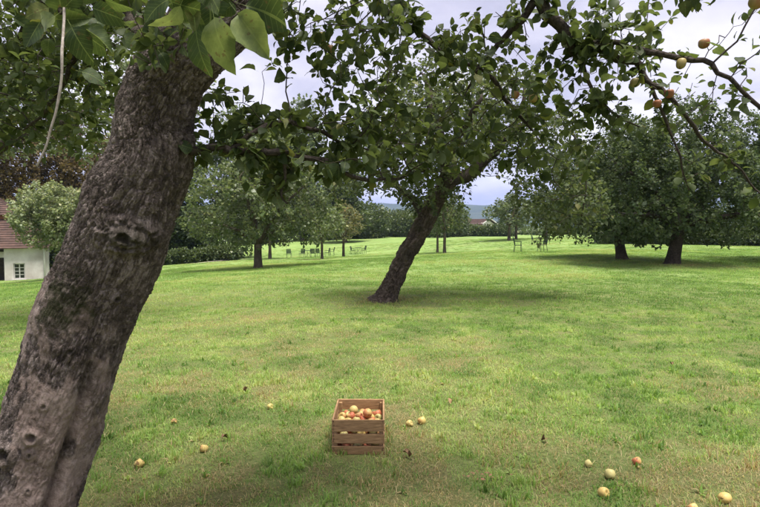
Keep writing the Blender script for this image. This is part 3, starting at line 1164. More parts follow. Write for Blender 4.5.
# ------------------------------------------------------------------ the old apple tree in front
def fg_tree():
    rg = np.random.default_rng(5)
    base = P(8, 566, 2.62); base[2] = gz(base[0], base[1])
    root = thing('apple_tree', 'old leaning apple tree with thick knotted trunk close in front at the edge', 'tree', base)
    tr = [(4, 590, 2.62, .262), (12, 552, 2.62, .238), (27, 500, 2.62, .226), (53, 420, 2.62, .222), (82, 330, 2.60, .216), (111, 262, 2.58, .212), (134, 200, 2.55, .205), (151, 160, 2.52, .190),
          (154, 122, 2.50, .168), (166, 85, 2.48, .164), (189, 50, 2.45, .164), (224, 16, 2.45, .148), (255, -20, 2.50, .128), (300, -60, 2.60, .105)]
    ctrl = np.array([list(P(a, b, c)) + [r] for a, b, c, r in tr])

    def feats(p0, nrm, al, seed):
        px, py, f = project(p0)
        facing = (nrm * (np.array((0, 0, CAM_Z)) - p0)).sum(1) > 0

        def spot(x, y):
            d = np.where(facing, (px - x) ** 2 + (py - y) ** 2, 1e12)
            return p0[int(np.argmin(d))]
        nz = fbm(p0 * 9, 3, 201)
        lowest = P(40, 470, 2.45)
        sm = sstep(0.62, 0.25, np.linalg.norm((p0 - spot(22, 470)) * np.array((1.15, 1.15, .62)), axis=1) + (nz - .5) * .75)
        sm = sm * sstep(.44, .50, fbm(p0 * np.array((9, 9, 4.0)), 4, 205) + .04)
        moss_dark = sstep(.16, .04, np.linalg.norm(p0 - spot(60, 302), axis=1) + (fbm(p0 * 30, 3, 230) - .5) * .30)
        ex = np.zeros(len(p0))
        # burl: a swollen, folded whorl
        c = spot(128, 236)
        d = np.linalg.norm((p0 - c) * np.array((.78, .78, 1.25)), axis=1)
        sw = fbm(p0 * 26 + 5, 3, 211)
        ex += 0.055 * np.exp(-(d / .085) ** 2) * (0.45 + 1.25 * sw) + 0.02 * np.cos(d * 95 + sw * 7) * np.exp(-(d / .085) ** 2)
        moss_dark = np.maximum(moss_dark, .75 * np.exp(-(d / .07) ** 2))
        c = spot(150, 205)
        d = np.linalg.norm(p0 - c, axis=1)
        ex += 0.028 * np.exp(-(d / .055) ** 2) * (0.3 + 1.4 * sw)
        # pruned-branch knots with a hollow middle
        for (x, y, rk, h) in ((32, 437, .026, .022), (5, 455, .034, .030), (29, 456, .014, .010), (28, 492, .010, .008), (44, 406, .014, .010), (118, 300, .016, .010), (70, 352, .014, .009)):
            c = spot(x, y)
            d = np.linalg.norm(p0 - c, axis=1)
            ex += h * np.exp(-((d - rk) / (rk * .55)) ** 2) * (.6 + .8 * sw) - h * 1.1 * np.exp(-(d / (rk * .55)) ** 2)
            moss_dark = np.maximum(moss_dark, .55 * np.exp(-(d / (rk * 1.0)) ** 2))  # knot middles tinted darker through the mask of the mossy patch
        # long fissure between two muscles of the trunk
        pth = spline(np.array([spot(x, y) for x, y in ((98, 330), (90, 372), (80, 410), (68, 445), (57, 480), (48, 506), (38, 540))]), 90)
        dd = np.full(len(p0), 9.0)
        for k in range(len(pth)):
            dd = np.minimum(dd, np.linalg.norm(p0 - pth[k], axis=1))
        fade = sstep(330, 400, py)
        ex += (-0.045 * np.exp(-(dd / .022) ** 2) + 0.012 * np.exp(-((dd - .06) / .035) ** 2)) * fade * (.6 + .8 * nz)
        return sm, np.clip(moss_dark, 0, 1), ex
    tm = detailed_trunk('trunk', ctrl, 400, 720, base, 0.0094, (50.0, 14.0), 3, feats, 0.05)
    obj('trunk', tm, M['bark_near'], root)

    sk = Skel()
    tids = sk.chain([P(a, b, c) for a, b, c, r in tr], [r for *_, r in tr], -1, .06)

    def limb(start_px, rows, ids=None):
        s = sk.near(P(*start_px), ids)
        return sk.chain([P(a, b, c) for a, b, c, r in rows], [r for *_, r in rows], s, .05)
    limbs = []
    A = limb((300, -60, 2.6), [(370, -95, 2.7, .09), (450, -80, 2.85, .066), (505, -40, 2.95, .048), (539, 0, 3.0, .036), (563, 28, 3.0, .031), (585, 44, 3.02, .026), (607, 50, 3.05, .023), (635, 67, 3.1, .019), (653, 85, 3.1, .016),
                               (678, 107, 3.1, .013), (699, 135, 3.15, .010), (722, 155, 3.2, .008), (742, 174, 3.2, .0065), (768, 200, 3.2, .004)], tids)
    limbs.append(A)
    limbs.append(limb((585, 44, 3.02), [(612, 42, 2.98, .017), (636, 50, 2.95, .016), (660, 55, 2.9, .0155), (699, 61, 2.85, .014), (727, 77, 2.8, .012), (762, 107, 2.8, .009), (800, 130, 2.8, .005)], A))
    limbs.append(limb((539, 0, 3.0), [(518, 24, 3.05, .020), (500, 46, 3.1, .016), (484, 64, 3.15, .012), (468, 88, 3.2, .008)], A))
    limbs.append(limb((563, 28, 3.0), [(574, 50, 3.03, .022), (583, 62, 3.06, .014), (592, 92, 3.1, .010), (612, 112, 3.12, .007), (642, 127, 3.12, .004)], A))
    limbs.append(limb((653, 85, 3.1), [(664, 120, 3.1, .010), (676, 150, 3.1, .007), (690, 190, 3.15, .004)], A))
    B = limb((370, -95, 2.7), [(362, -45, 2.9, .030), (380, 5, 3.0, .021), (402, 22, 3.05, .018), (422, 33, 3.1, .016), (447, 58, 3.15, .014), (486, 74, 3.2, .012), (506, 98, 3.25, .012), (532, 132, 3.3, .006)], A)
    limbs.append(B)
    C_ = limb((158, 152, 2.5), [(196, 152, 2.5, .021), (226, 149, 2.5, .0175), (260, 151, 2.55, .0155), (290, 155, 2.6, .014), (320, 160, 2.7, .0125), (345, 172, 2.8, .011), (375, 182, 3.0, .009), (400, 178, 3.2, .009), (430, 168, 3.4, .005)], tids)
    limbs.append(C_)
    limbs.append(limb((235, 150, 2.5), [(258, 129, 2.55, .013), (280, 121, 2.6, .012), (310, 127, 2.7, .010), (340, 142, 2.8, .007), (372, 150, 2.9, .004)], C_))
    limbs.append(limb((282, 153, 2.6), [(284, 175, 2.6, .008), (281, 192, 2.62, .006), (286, 203, 2.62, .003)], C_))
    U_ = limb((192, 50, 2.45), [(202, -20, 2.6, .09), (218, -110, 2.9, .07), (245, -230, 3.2, .05), (240, -360, 3.3, .03)], tids)
    limbs.append(U_)
    LU = limb((172, 85, 2.48), [(150, 40, 2.62, .055), (120, 2, 2.85, .046), (70, -40, 3.1, .036), (15, -60, 3.5, .028), (-70, -40, 4.0, .018), (-140, 20, 4.3, .009)], tids)
    limbs.append(LU)
    limbs.append(limb((120, 2, 2.85), [(96, 30, 3.1, .020), (72, 64, 3.3, .017), (53, 104, 3.4, .011), (22, 132, 3.6, .006)], LU))
    limbs.append(limb((70, -40, 3.1), [(40, 10, 3.5, .018), (0, 60, 3.8, .013), (-30, 110, 4.0, .008)], LU))
    near1 = limb((202, -20, 2.6), [(192, -120, 2.0, .028), (204, -125, 1.5, .018), (222, -65, 1.15, .010), (214, -25, .98, .006), (196, -4, .93, .0042)], U_)
    limbs.append(near1)
    near2 = limb((120, 2, 2.85), [(84, -85, 2.2, .022), (62, -85, 1.6, .013), (63, -30, 1.25, .007), (64, 10, 1.15, .0050)], LU)
    limbs.append(near2)
    limbs.append(limb((218, -110, 2.9), [(330, -260, 2.3, .03), (460, -300, 1.7, .02), (640, -180, 1.7, .012), (705, -60, 1.95, .006), (708, -12, 2.0, .0035)], U_))
    # short crooked fruit spurs all along the boughs
    for li in limbs:
        for i in li:
            if sk.r[i] > .05 or rg.random() > .55:
                continue
            p = np.array(sk.p[i]); prev = i
            d = rg.normal(0, 1, 3); d[2] += .3; d /= np.linalg.norm(d)
            for q in range(int(rg.integers(2, 5))):
                d = d + rg.normal(0, .45, 3); d /= np.linalg.norm(d)
                p = p + d * rg.uniform(.012, .028)
                sk.p.append(p.copy()); sk.par.append(prev); sk.r.append(0.0); sk.fixed.append(False)
                prev = len(sk.p) - 1

    att = []

    def px_cloud(cx, cy, cd, rx, ry, rd, n, shell=.6):
        q = cloud(rg, (0, 0, 0), (1, 1, 1), int(n * 2.3), shell)
        att.extend(P(cx + a * rx, cy + b * ry, cd + c * rd) for a, b, c in q)
    px_cloud(40, 50, 3.6, 105, 78, 0.9, 430)
    px_cloud(35, 125, 3.9, 85, 32, 0.5, 120)
    px_cloud(-140, 20, 3.6, 130, 150, 1.2, 130)
    px_cloud(105, 15, 2.7, 70, 40, .4, 90)
    px_cloud(60, 90, 4.4, 75, 60, .4, 130)
    px_cloud(228, 108, 2.75, 46, 40, .3, 95)
    px_cloud(300, 165, 2.8, 85, 22, .4, 60)
    px_cloud(330, 138, 2.9, 108, 42, .5, 260)
    px_cloud(300, 24, 2.9, 90, 34, .4, 170)
    px_cloud(265, 72, 2.8, 30, 22, .2, 14)
    px_cloud(375, 75, 3.0, 62, 62, .5, 190)
    px_cloud(410, 152, 3.3, 90, 42, .5, 190)
    px_cloud(472, 48, 3.1, 42, 42, .4, 120)
    px_cloud(385, 16, 3.0, 55, 28, .4, 90)
    px_cloud(440, 130, 3.35, 70, 42, .4, 110)
    px_cloud(550, 85, 3.1, 70, 38, .35, 120)
    px_cloud(520, 20, 3.0, 25, 26, .25, 28)
    px_cloud(595, 18, 3.0, 60, 26, .3, 60)
    px_cloud(555, 150, 3.25, 60, 42, .3, 80)
    px_cloud(620, 60, 3.05, 40, 35, .3, 36)
    px_cloud(705, 80, 2.9, 55, 50, .25, 22)
    px_cloud(745, 70, 2.8, 25, 26, .2, 12)
    px_cloud(690, 160, 3.1, 40, 25, .2, 7)
    px_cloud(155, 42, 2.12, 38, 42, .12, 34)
    px_cloud(705, -15, 2.0, 45, 26, .25, 22)
    # the rest of the crown, over and beside the photographer
    att.extend(cloud(rg, (-0.3, 2.6, 4.4), (3.4, 3.2, 1.5), 150, .5, 4, .42, .8))
    att.extend(cloud(rg, (2.2, 2.6, 3.7), (2.4, 2.0, .9), 50, .6))
    att.extend(cloud(rg, (-2.6, 2.6, 3.4), (1.6, 2.0, 1.1), 90, .6))
    att = np.array(att)
    px, py, f = project(att)
    # open sky left between the boughs, and nothing right in front of the lens
    hole = ((px - 285) / 34) ** 2 + ((py - 80) / 17) ** 2 < 1
    hole |= ((px - 425) / 14) ** 2 + ((py - 12) / 16) ** 2 < 1
    hole |= (px > 540) & (px < 580) & (py > 30) & (py < 62)
    rnd = rg.random(len(att))
    inframe = (px > -20) & (px < 780) & (py > -20) & (py < 520) & (f < 50)
    bad = (hole & (rnd < .8)) | (inframe & (f < 1.9)) | (inframe & (py > 190) & (px > 100))
    att = att[~bad]
    seeds = [i for l in limbs for i in l if sk.r[i] < .075]
    colonize(sk, att, .075, .10, 90, rg, -0.02, seeds=seeds, jitter=.18)
    kids = radii(sk, .0019, 2.35)
    P_ = np.array(sk.p)
    # main boughs one by one, the twigs as one growth
    big = set()
    for li in limbs:
        start = sk.par[li[0]]
        me = wood_mesh('branch', sk, [([start] + li, True)], base, wob=.006)
        b = obj('branch', me, M['branch'], root)
        big.update(li)
    tw = []
    for ch, j in chains_of(sk, kids, [0]):
        cur = []
        for a in ch:
            if sk.fixed[a]:
                if len(cur) > 0:
                    pass
                cur = [a]
            else:
                cur.append(a)
        if len(cur) > 1:
            tw.append((cur, sk.fixed[cur[0]] or j))
    obj('twigs', wood_mesh('twigs', sk, tw, base, wob=.004), M['branch'], root, kind='stuff')
    # the bare dead twig hanging down at the left
    dt = Skel()
    rows = [(64, 8, 1.15, .0030), (63.5, 30, 1.13, .0028), (61.5, 52, 1.1, .0030), (62, 74, 1.1, .0025), (60, 92, 1.1, .0029), (56, 112, 1.1, .0023), (51.5, 127, 1.1, .0025), (47, 145, 1.1, .0019), (42, 156, 1.1, .0019), (37, 166, 1.1, .0012)]
    dt.chain([P(a, b, c) for a, b, c, r in rows], [r for *_, r in rows], -1, .02)
    dids = list(range(len(dt.p)))
    dead = wood_mesh('dead_twig', dt, [(dids, False)], base, lambda r: 7, .003)
    o = obj('dead_twig', dead, M['dead_twig'], root)
    o['label'] = 'pale bare dead twig hanging from the bough'

    # leaves
    tws = twigs_of(sk, .0068)
    sel = tws[rg.random(len(tws)) < .72]
    pos, d, s = rosettes(sk, sel, rg, 5.8, .034, .0475, .30)
    s = np.minimum(s, .074)
    px, py, f = project(pos)
    inf = (px > -30) & (px < 790) & (py > -40) & (py < 520)
    hole = ((px - 288) / 30) ** 2 + ((py - 80) / 16) ** 2 < 1
    clear = (inf & (f < 1.55)) | (np.linalg.norm(pos - np.array((0, 0, CAM_Z)), axis=1) < .6) | (inf & hole & (rg.random(len(pos)) < .75))
    clear |= (py > 200) & inf & (f < 6) & (px > 110)
    clear |= inf & (f > 2.3) & (rg.random(len(pos)) < sstep(600, 690, px) * .68)
    pos, d, s = pos[~clear], d[~clear], s[~clear]
    fr = leaf_frames(pos, d, rg, .35, .75)
    # large near leaves placed at the two twigs that come towards the camera
    ex = [(214, 18, .90, (.15, .05, -.9), .105, 1), (238, 14, .92, (.55, .1, -.75), .10, 1), (196, 30, .95, (.1, .1, -.95), .095, 0), (246, 6, .98, (.9, -.1, -.35), .10, 0), (180, 6, .95, (-.4, .1, -.7), .07, 1),
          (168, 0, .98, (-.6, -.1, -.4), .07, 0), (205, -6, .94, (.2, -.2, .4), .07, 0), (258, -4, 1.0, (.6, .2, -.5), .075, 0),
          (40, 22, 1.15, (-.5, .0, -.8), .078, 0), (55, 16, 1.14, (-.8, .1, -.4), .07, 1), (72, 28, 1.12, (.45, -.1, -.85), .09, 0), (86, 30, 1.12, (.85, .2, -.5), .075, 0), (66, 6, 1.15, (.4, .1, .5), .07, 0),
          (62, 12, 1.16, (.1, -.4, .6), .06, 0), (92, 8, 1.2, (.9, .0, -.3), .075, 0), (82, 72, 1.25, (.95, .1, -.25), .062, 0)]
    ex = [(a, b, c, d_, z_ * .80, y_) for a, b, c, d_, z_, y_ in ex]
    g3 = np.random.default_rng(99)
    for k in range(34):
        if k < 18:
            cx_, cy_, cd_ = 205 + g3.normal(0, 30), -4 + g3.normal(0, 14), g3.uniform(.95, 1.35)
        else:
            cx_, cy_, cd_ = 68 + g3.normal(0, 28), 12 + g3.normal(0, 16), g3.uniform(1.15, 1.55)
        ex.append((cx_, cy_, cd_, (g3.normal(0, .7), g3.normal(0, .35), g3.uniform(-.9, .2)), g3.uniform(.042, .068), 1 if g3.random() < .18 else 0))
    ep = np.array([P(a, b, c) for a, b, c, *_ in ex])
    ed = np.array([e[3] for e in ex], float)
    es = np.array([e[4] for e in ex])
    rg2 = np.random.default_rng(8)
    ef = []
    for q, dd in zip(ep, ed):
        dd = dd / np.linalg.norm(dd)
        nz = np.array((0, 0, CAM_Z)) - q + rg2.normal(0, .55, 3) + np.array((0, 0, .3))
        nz -= dd * nz.dot(dd); nz /= np.linalg.norm(nz)
        ef.append(np.stack([np.cross(dd, nz), dd, nz], 1))
    ef = np.array(ef)
    px, py, f = project(pos)
    vis = (px > -15) & (px < 775) & (py > -12) & (py < 507)
    score = np.where(vis, s / f, 0)
    order = np.argsort(-score)
    n_obj = 300 - len(ex)
    top, rest = order[:n_obj], order[n_obj:]
    V, F = leaf_shape('fine')
    metas = []
    for k in range(5):
        v = V.copy()
        g = np.random.default_rng(k)
        v[:, 2] += .16 * np.sin(v[:, 1] * 9 + k) * np.abs(v[:, 0]) - g.uniform(.05, .42) * np.maximum(v[:, 1], 0) ** 2
        v[:, 2] += v[:, 0] * np.sin(v[:, 1] * 2.2) * g.normal(0, .5)
        v[:, 0] += .10 * g.normal() * v[:, 1] ** 2
        v[:, 2] += np.abs(v[:, 0]) * g.uniform(-.2, .8)
        v[:, 0] *= g.uniform(.9, 1.15)
        me = mesh_np('leaf', v * .075, F, True)
        me.materials.append(M['leaf_obj'])
        metas.append(me)
    yel = []
    for me in metas:
        m2 = me.copy(); m2.materials.clear(); m2.materials.append(M['leaf_yellow']); yel.append(m2)

    def put(me, q, fr_, sz):
        o = bpy.data.objects.new('leaf', me)
        COL.objects.link(o)
        o.parent = root
        mt = Matrix([[*(fr_[r] * sz / .075), q[r] - base[r]] for r in range(3)] + [[0, 0, 0, 1]])
        o.matrix_local = mt
    for n_, (q, f_, z_) in enumerate(zip(ep, ef, es)):
        put(yel[n_ % 5] if ex[n_][5] else metas[n_ % 5], q, f_, z_)
    for k in top:
        put(metas[int(k) % 5], pos[k], fr[k], s[k])
    cm = leaves_mesh('crown', pos[rest] - base, fr[rest], s[rest], 'mid')
    obj('crown', cm, M['leaf_near'], root, kind='stuff')
    print('fg tree: nodes', len(sk.p), 'leaves', len(pos))
    return root, base, sk


# ------------------------------------------------------------------ apples
def apple_meshes():
    prof = [(.0, .70), (.10, .72), (.22, .80), (.40, .92), (.62, .98), (.84, .86), (.97, .55), (1.0, .20), (.96, -.18), (.84, -.52), (.64, -.78), (.42, -.93), (.22, -.95), (.09, -.86), (.0, -.80)]
    out = []
    for k in range(4):
        g = np.random.default_rng(40 + k)
        ns = 18
        V, Q, T = [], [], []
        sx, sz = g.uniform(.97, 1.05), g.uniform(.86, .96)
        for i, (r, z) in enumerate(prof[1:-1]):
            for j in range(ns):
                a = j / ns * 2 * math.pi
                lob = 1 + .025 * math.cos(5 * a + k) * (1 if z < 0 else .5) + .02 * math.cos(a + k)
                V.append((r * lob * math.cos(a) * sx, r * lob * math.sin(a), z * sz + .03 * math.cos(a + 2 * k)))
        m = len(prof) - 2
        for i in range(m - 1):
            for j in range(ns):
                Q.append((i * ns + j, (i + 1) * ns + j, (i + 1) * ns + (j + 1) % ns, i * ns + (j + 1) % ns))
        V += [(0, 0, prof[0][1] * sz), (0, 0, prof[-1][1] * sz)]
        a0, a1 = len(V) - 2, len(V) - 1
        for j in range(ns):
            T.append((a0, j, (j + 1) % ns))
            T.append((a1, (m - 1) * ns + (j + 1) % ns, (m - 1) * ns + j))
        me = mesh_np('apple', np.array(V) * .034, [np.array(Q), np.array(T)], True)
        me.materials.append(M['apple'])
        out.append(me)
    mb = MB()
    mb.tube([(0, 0, .021), (.001, 0, .030), (.004, .001, .040)], [.0013, .0011, .0014], 5)
    st = mb.mesh('stalk', True)
    st.materials.append(M['stalk'])
    return out, st


APPLES, STALK = apple_meshes()
_an = [0]


def apple(loc, r, rot, red, bruise, label=None, group=None, parent=None, stalk=True, dull=0.0):
    me = APPLES[_an[0] % 4]
    _an[0] += 1
    o = obj('apple', me, None, parent, loc, rot)
    k = r / .034
    j = _an[0]
    o.scale = (k * (1 + .06 * math.sin(j * 2.7)), k * (1 + .06 * math.sin(j * 1.9 + 1)), k * (1 + .07 * math.sin(j * 3.3 + 2)))
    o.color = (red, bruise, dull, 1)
    if label:
        tag(o, label, 'apple', group)
    if stalk:
        obj('stalk', STALK, None, o)
    return o


def ground_apples():
    rows = [(174, 421, .030, .10, .75, 'fallen yellow apple with a dark rotten hole behind the near trunk', (1.9, 0, .2)),
            (139, 465, .036, .55, .55, 'half brown rotting apple in the grass next to the near trunk', (.9, .3, 2.0)),
            (204, 450, .034, .62, .15, 'orange yellow fallen apple between the near trunk and the crate', (.5, .2, 2.6)),
            (270, 406, .031, .0, .10, 'pale yellow fallen apple farther back to the left of the crate', (1.2, .4, 1.0)),
            (409, 424, .033, .10, .42, 'yellow fallen apple with dark side just right of the crate', (.7, 1.0, .4)),
            (422, 422, .037, .42, .0, 'rosy yellow apple, outer one of the pair right of the crate', (.4, .3, 3.6)),
            (588, 464, .029, .15, .1, 'small pale apple, leftmost of the four lying together on the right', (1.0, .2, 1.4)),
            (610, 476, .040, .22, .05, 'large round yellow apple in the middle of the four on the right', (.6, .5, 2.2)),
            (603, 495, .036, .12, .25, 'yellow apple with brown specks, nearest of the four on the right', (1.1, .8, .3)),
            (637, 463, .033, .68, .25, 'rosy tan fallen apple, rightmost of the four lying together', (.8, .1, 3.4)),
            (724, 500, .038, .10, .0, 'pale yellow apple alone in the grass at the lower right corner', (1.5, .2, 1.9)),
            (693, 511, .034, .70, .2, 'orange apple cut by the bottom edge of the picture', (.3, .9, 2.4))]
    for px, py, r, red, br, lab, rot in rows:
        p = on_ground(px, py + 3)
        r *= .86
        apple((p[0], p[1], p[2] + r * .78), r, rot, red, br + .12, lab, 'windfall apples on the lawn')


def hanging_apples(root, base, sk):
    # fruit still on the boughs of the near tree, parts of it
    for k, (px, py, d, r, red) in enumerate([(704, 44, 2.85, .035, .95), (681, 64, 2.85, .034, .30), (635, 83, 3.05, .033, .35), (669, 94, 3.05, .034, .85), (657, 104, 3.05, .030, .9), (515, 95, 3.1, .030, .8), (533, 99, 3.1, .030, .2),
                                             (323, 37, 2.9, .032, .4), (331, 50, 2.9, .030, .5), (756, 3, 2.0, .030, .6)]):
        p = P(px, py, d)
        r *= .76
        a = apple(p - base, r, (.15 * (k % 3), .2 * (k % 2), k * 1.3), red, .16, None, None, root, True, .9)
        i = sk.near(p + np.array((0, 0, r)))
        mb = MB()
        q = np.array(sk.p[i])
        mid = (p + q) / 2 + np.array((0, 0, .01))
        mb.tube([p - base + np.array((0, 0, r * .7)), mid - base, q - base], [.0016, .0016, .002], 5)
        obj('fruit_spur', mb.mesh('fruit_spur', True), M['branch'], root)


# ------------------------------------------------------------------ crate
def crate():
    L_, W_, H_ = .49, .376, .262
    cx, cy = -.154, 4.10
    z0 = max(gz(cx + a, cy + b) for a in (-.17, .17) for b in (-.23, .23)) - .022
    root = thing('fruit_crate', 'slatted brown wooden crate of apples standing on the lawn', 'crate', (cx, cy, z0), R(-0.6))
    t = .013
    heights = [(.012, .072), (.092, .160), (.180, H_)]

    def board(name, c, s, k):
        m = MB()
        m.box((0, 0, 0), s)
        me = m.mesh(name)
        g = np.random.default_rng(k)
        for v in me.vertices:       # sawn boards are never quite true
            v.co += Vector(g.normal(0, .0011, 3))
        o = obj(name, me, M['crate'], root, c, (0, 0, 0))
        md = o.modifiers.new('edge', 'BEVEL')
        md.width = .0016
        md.segments = 1
        return o
    kk = 0
    nail = MB()
    nail.tube([(0, -.0012, 0), (0, .0, 0)], .0042, 8)
    nailm = nail.mesh('nail', True)
    nailm.materials.append(M['nail'])
    for a, b in heights:
        h = b - a
        for s in (-1, 1):       # end boards lap over the side boards
            o = board('end_slat', (0, s * (L_ / 2 - t / 2), (a + b) / 2), (W_, t, h), kk); kk += 1
            if s < 0:
                for sx in (-1, 1):
                    for q in range(3):
                        nn = obj('nail', nailm, None, o, (sx * (W_ / 2 - .012 - .004 * (q % 2)), -t / 2 - .0012, (q - 1) * h * .30 + .003 * ((kk + q) % 3)))
                        nn.scale = (1.0, 1.0, 1.5)
            board('side_slat', (s * (W_ / 2 - t / 2), 0, (a + b) / 2 + .0015), (t, L_ - 2 * t - .002, h - .001), kk); kk += 1
    for sx in (-1, 1):
        for sy in (-1, 1):
            board('corner_post', (sx * (W_ / 2 - t - .0125), sy * (L_ / 2 - t - .0125), H_ / 2 - .006), (.024, .024, H_ - .03), kk); kk += 1
    for k in range(4):
        board('bottom_slat', (0, -L_ / 2 + t + .058 + k * .116, .017), (W_ - 2 * t - .054, .100, .009), kk); kk += 1
    # apples: packed layers, then those seen lying on top
    rg = np.random.default_rng(17)
    placed = []

    def try_put(x, y, r):
        """Drop an apple and let it come to rest on the ones below."""
        z = .022 + r
        for (a, b, c, s) in placed:
            d2 = (a - x) ** 2 + (b - y) ** 2
            m = (r + s) * 1.004
            if d2 < m * m:
                z = max(z, c + math.sqrt(m * m - d2))
        return z

    def drop(r):
        """Best of many resting places: the lowest one, found coarsely and then refined."""
        lx, ly = W_ / 2 - t - r - .004, L_ / 2 - t - r - .004
        pl = np.array(placed) if placed else np.zeros((0, 4))
        cxy = np.stack([rg.uniform(-lx, lx, 260), rg.uniform(-ly, ly, 260)], 1)
        best = None
        for rnd in range(3):
            z = np.full(len(cxy), .022 + r)
            if len(pl):
                d2 = ((cxy[:, None] - pl[None, :, :2]) ** 2).sum(2)
                m = (r + pl[:, 3]) * 1.004
                h2 = m[None] ** 2 - d2
                z = np.maximum(z, np.where(h2 > 0, pl[None, :, 2] + np.sqrt(np.maximum(h2, 0)), 0).max(1))
            # the corner posts take up room
            z = np.where((np.abs(cxy[:, 0]) > W_ / 2 - t - .027 - r) & (np.abs(cxy[:, 1]) > L_ / 2 - t - .027 - r), 1.0, z)
            k = int(np.argmin(z))
            if best is None or z[k] < best[0]:
                best = (z[k], cxy[k, 0], cxy[k, 1])
            cxy = np.array(best[1:]) + rg.normal(0, .008 / (rnd + 1), (160, 2))
            cxy = np.clip(cxy, (-lx, -ly), (lx, ly))
        return best

    apples = []
    for k in range(150):
        r = rg.uniform(.028, .036)
        z, x, y = (float(q) for q in drop(r))
        if z + r > .212:
            continue
        placed.append((x, y, z, r)); apples.append((x, y, z, r))
    # nothing is seen of the ones buried in the middle
    apples = [q for q in apples if not (q[2] + q[3] < .165 and abs(q[0]) < .10 and abs(q[1]) < .15)]
    # one more lies on the heap at the back
    for hx, hy in ((-.052, .13), (.06, .03)):
        r = .033
        z = try_put(hx, hy, r)
        placed.append((hx, hy, z, r)); apples.append((hx, hy, z, r))
    rot0 = root.rotation_euler.z
    cs, sn = math.cos(rot0), math.sin(rot0)
    # which lie open on top, judged from above
    top = []
    for i, (x, y, z, r) in enumerate(apples):
        cov = any(j != i and (apples[j][2] > z + .02) and math.hypot(apples[j][0] - x, apples[j][1] - y) < .042 for j in range(len(apples)))
        top.append(not cov)
    reds = ['rosy', 'pale yellow', 'yellow green', 'red cheeked', 'pale green', 'golden']
    redv = {'rosy': .85, 'pale yellow': .15, 'yellow green': .1, 'red cheeked': 1.0, 'pale green': .0, 'golden': .5}
    used = {}
    for i, (x, y, z, r) in enumerate(apples):
        w = (cx + x * cs - y * sn, cy + x * sn + y * cs, z0 + z)
        name = reds[int(rg.choice(6, p=[.26, .16, .12, .24, .08, .14]))]
        if top[i]:
            dx = 'left side' if x < -.06 else ('right side' if x > .06 else 'middle')
            dy = 'front board' if y < -.08 else ('back board' if y > .08 else 'centre')
            lab = f'{name} apple atop the crate heap, {dx}, towards the {dy}' if dy != 'centre' else f'{name} apple atop the crate heap, {dx}, halfway back'
            used[lab] = used.get(lab, 0) + 1
            if used[lab] > 1:
                lab = lab.replace('apple atop', ['smaller apple atop', 'lower lying apple atop', 'half hidden apple atop'][(used[lab] - 2) % 3])
        else:
            lab = 'apple packed below the top layer, seen only through the crate gaps'
        apple(w, r, (rg.uniform(-1.2, 1.2), rg.uniform(-1.2, 1.2), rg.uniform(0, 6.28)), redv[name], .12 * rg.random(), lab, 'apples in the crate')
    print('crate apples', len(apples))


# ------------------------------------------------------------------ other trees
def tree_parts(root, base, sk, kids, trunk_ids, mat_bark, leafmat, leaf_kind, rmax, frac, per, size, rg, spread, lsides=None, trunk_mesh=None, clip=None, droop=.3, upness=.7, sizevar=.3):
    if trunk_mesh is None:
        ch = list(trunk_ids)
        trunk_mesh = wood_mesh('trunk', sk, [(ch, False)], base, lambda r: 14, .03)
    obj('trunk', trunk_mesh, mat_bark, root)
    tset = set(trunk_ids)
    cc = []
    for ch, j in chains_of(sk, kids, [trunk_ids[0]]):
        cur = []
        for a in ch:
            if a in tset:
                cur = [a]
            else:
                cur.append(a)
        if len(cur) > 1:
            cc.append((cur, True))
    obj('branches', wood_mesh('branches', sk, cc, base, lsides or (lambda r: 7 if r > .04 else (5 if r > .012 else 3)), .01), M['branch'] if mat_bark is not M['bark_far'] else M['bark_far'], root, kind='stuff')
    tws = twigs_of(sk, rmax)
    sel = tws[rg.random(len(tws)) < frac]
    pos, d, s = rosettes(sk, sel, rg, per, spread, size, sizevar)
    if clip is not None:
        k = clip(pos)
        pos, d, s = pos[k], d[k], s[k]
    fr = leaf_frames(pos, d, rg, droop, upness)
    obj('crown', leaves_mesh('crown', pos - base, fr, s, leaf_kind), leafmat, root, kind='stuff')
    return len(pos)


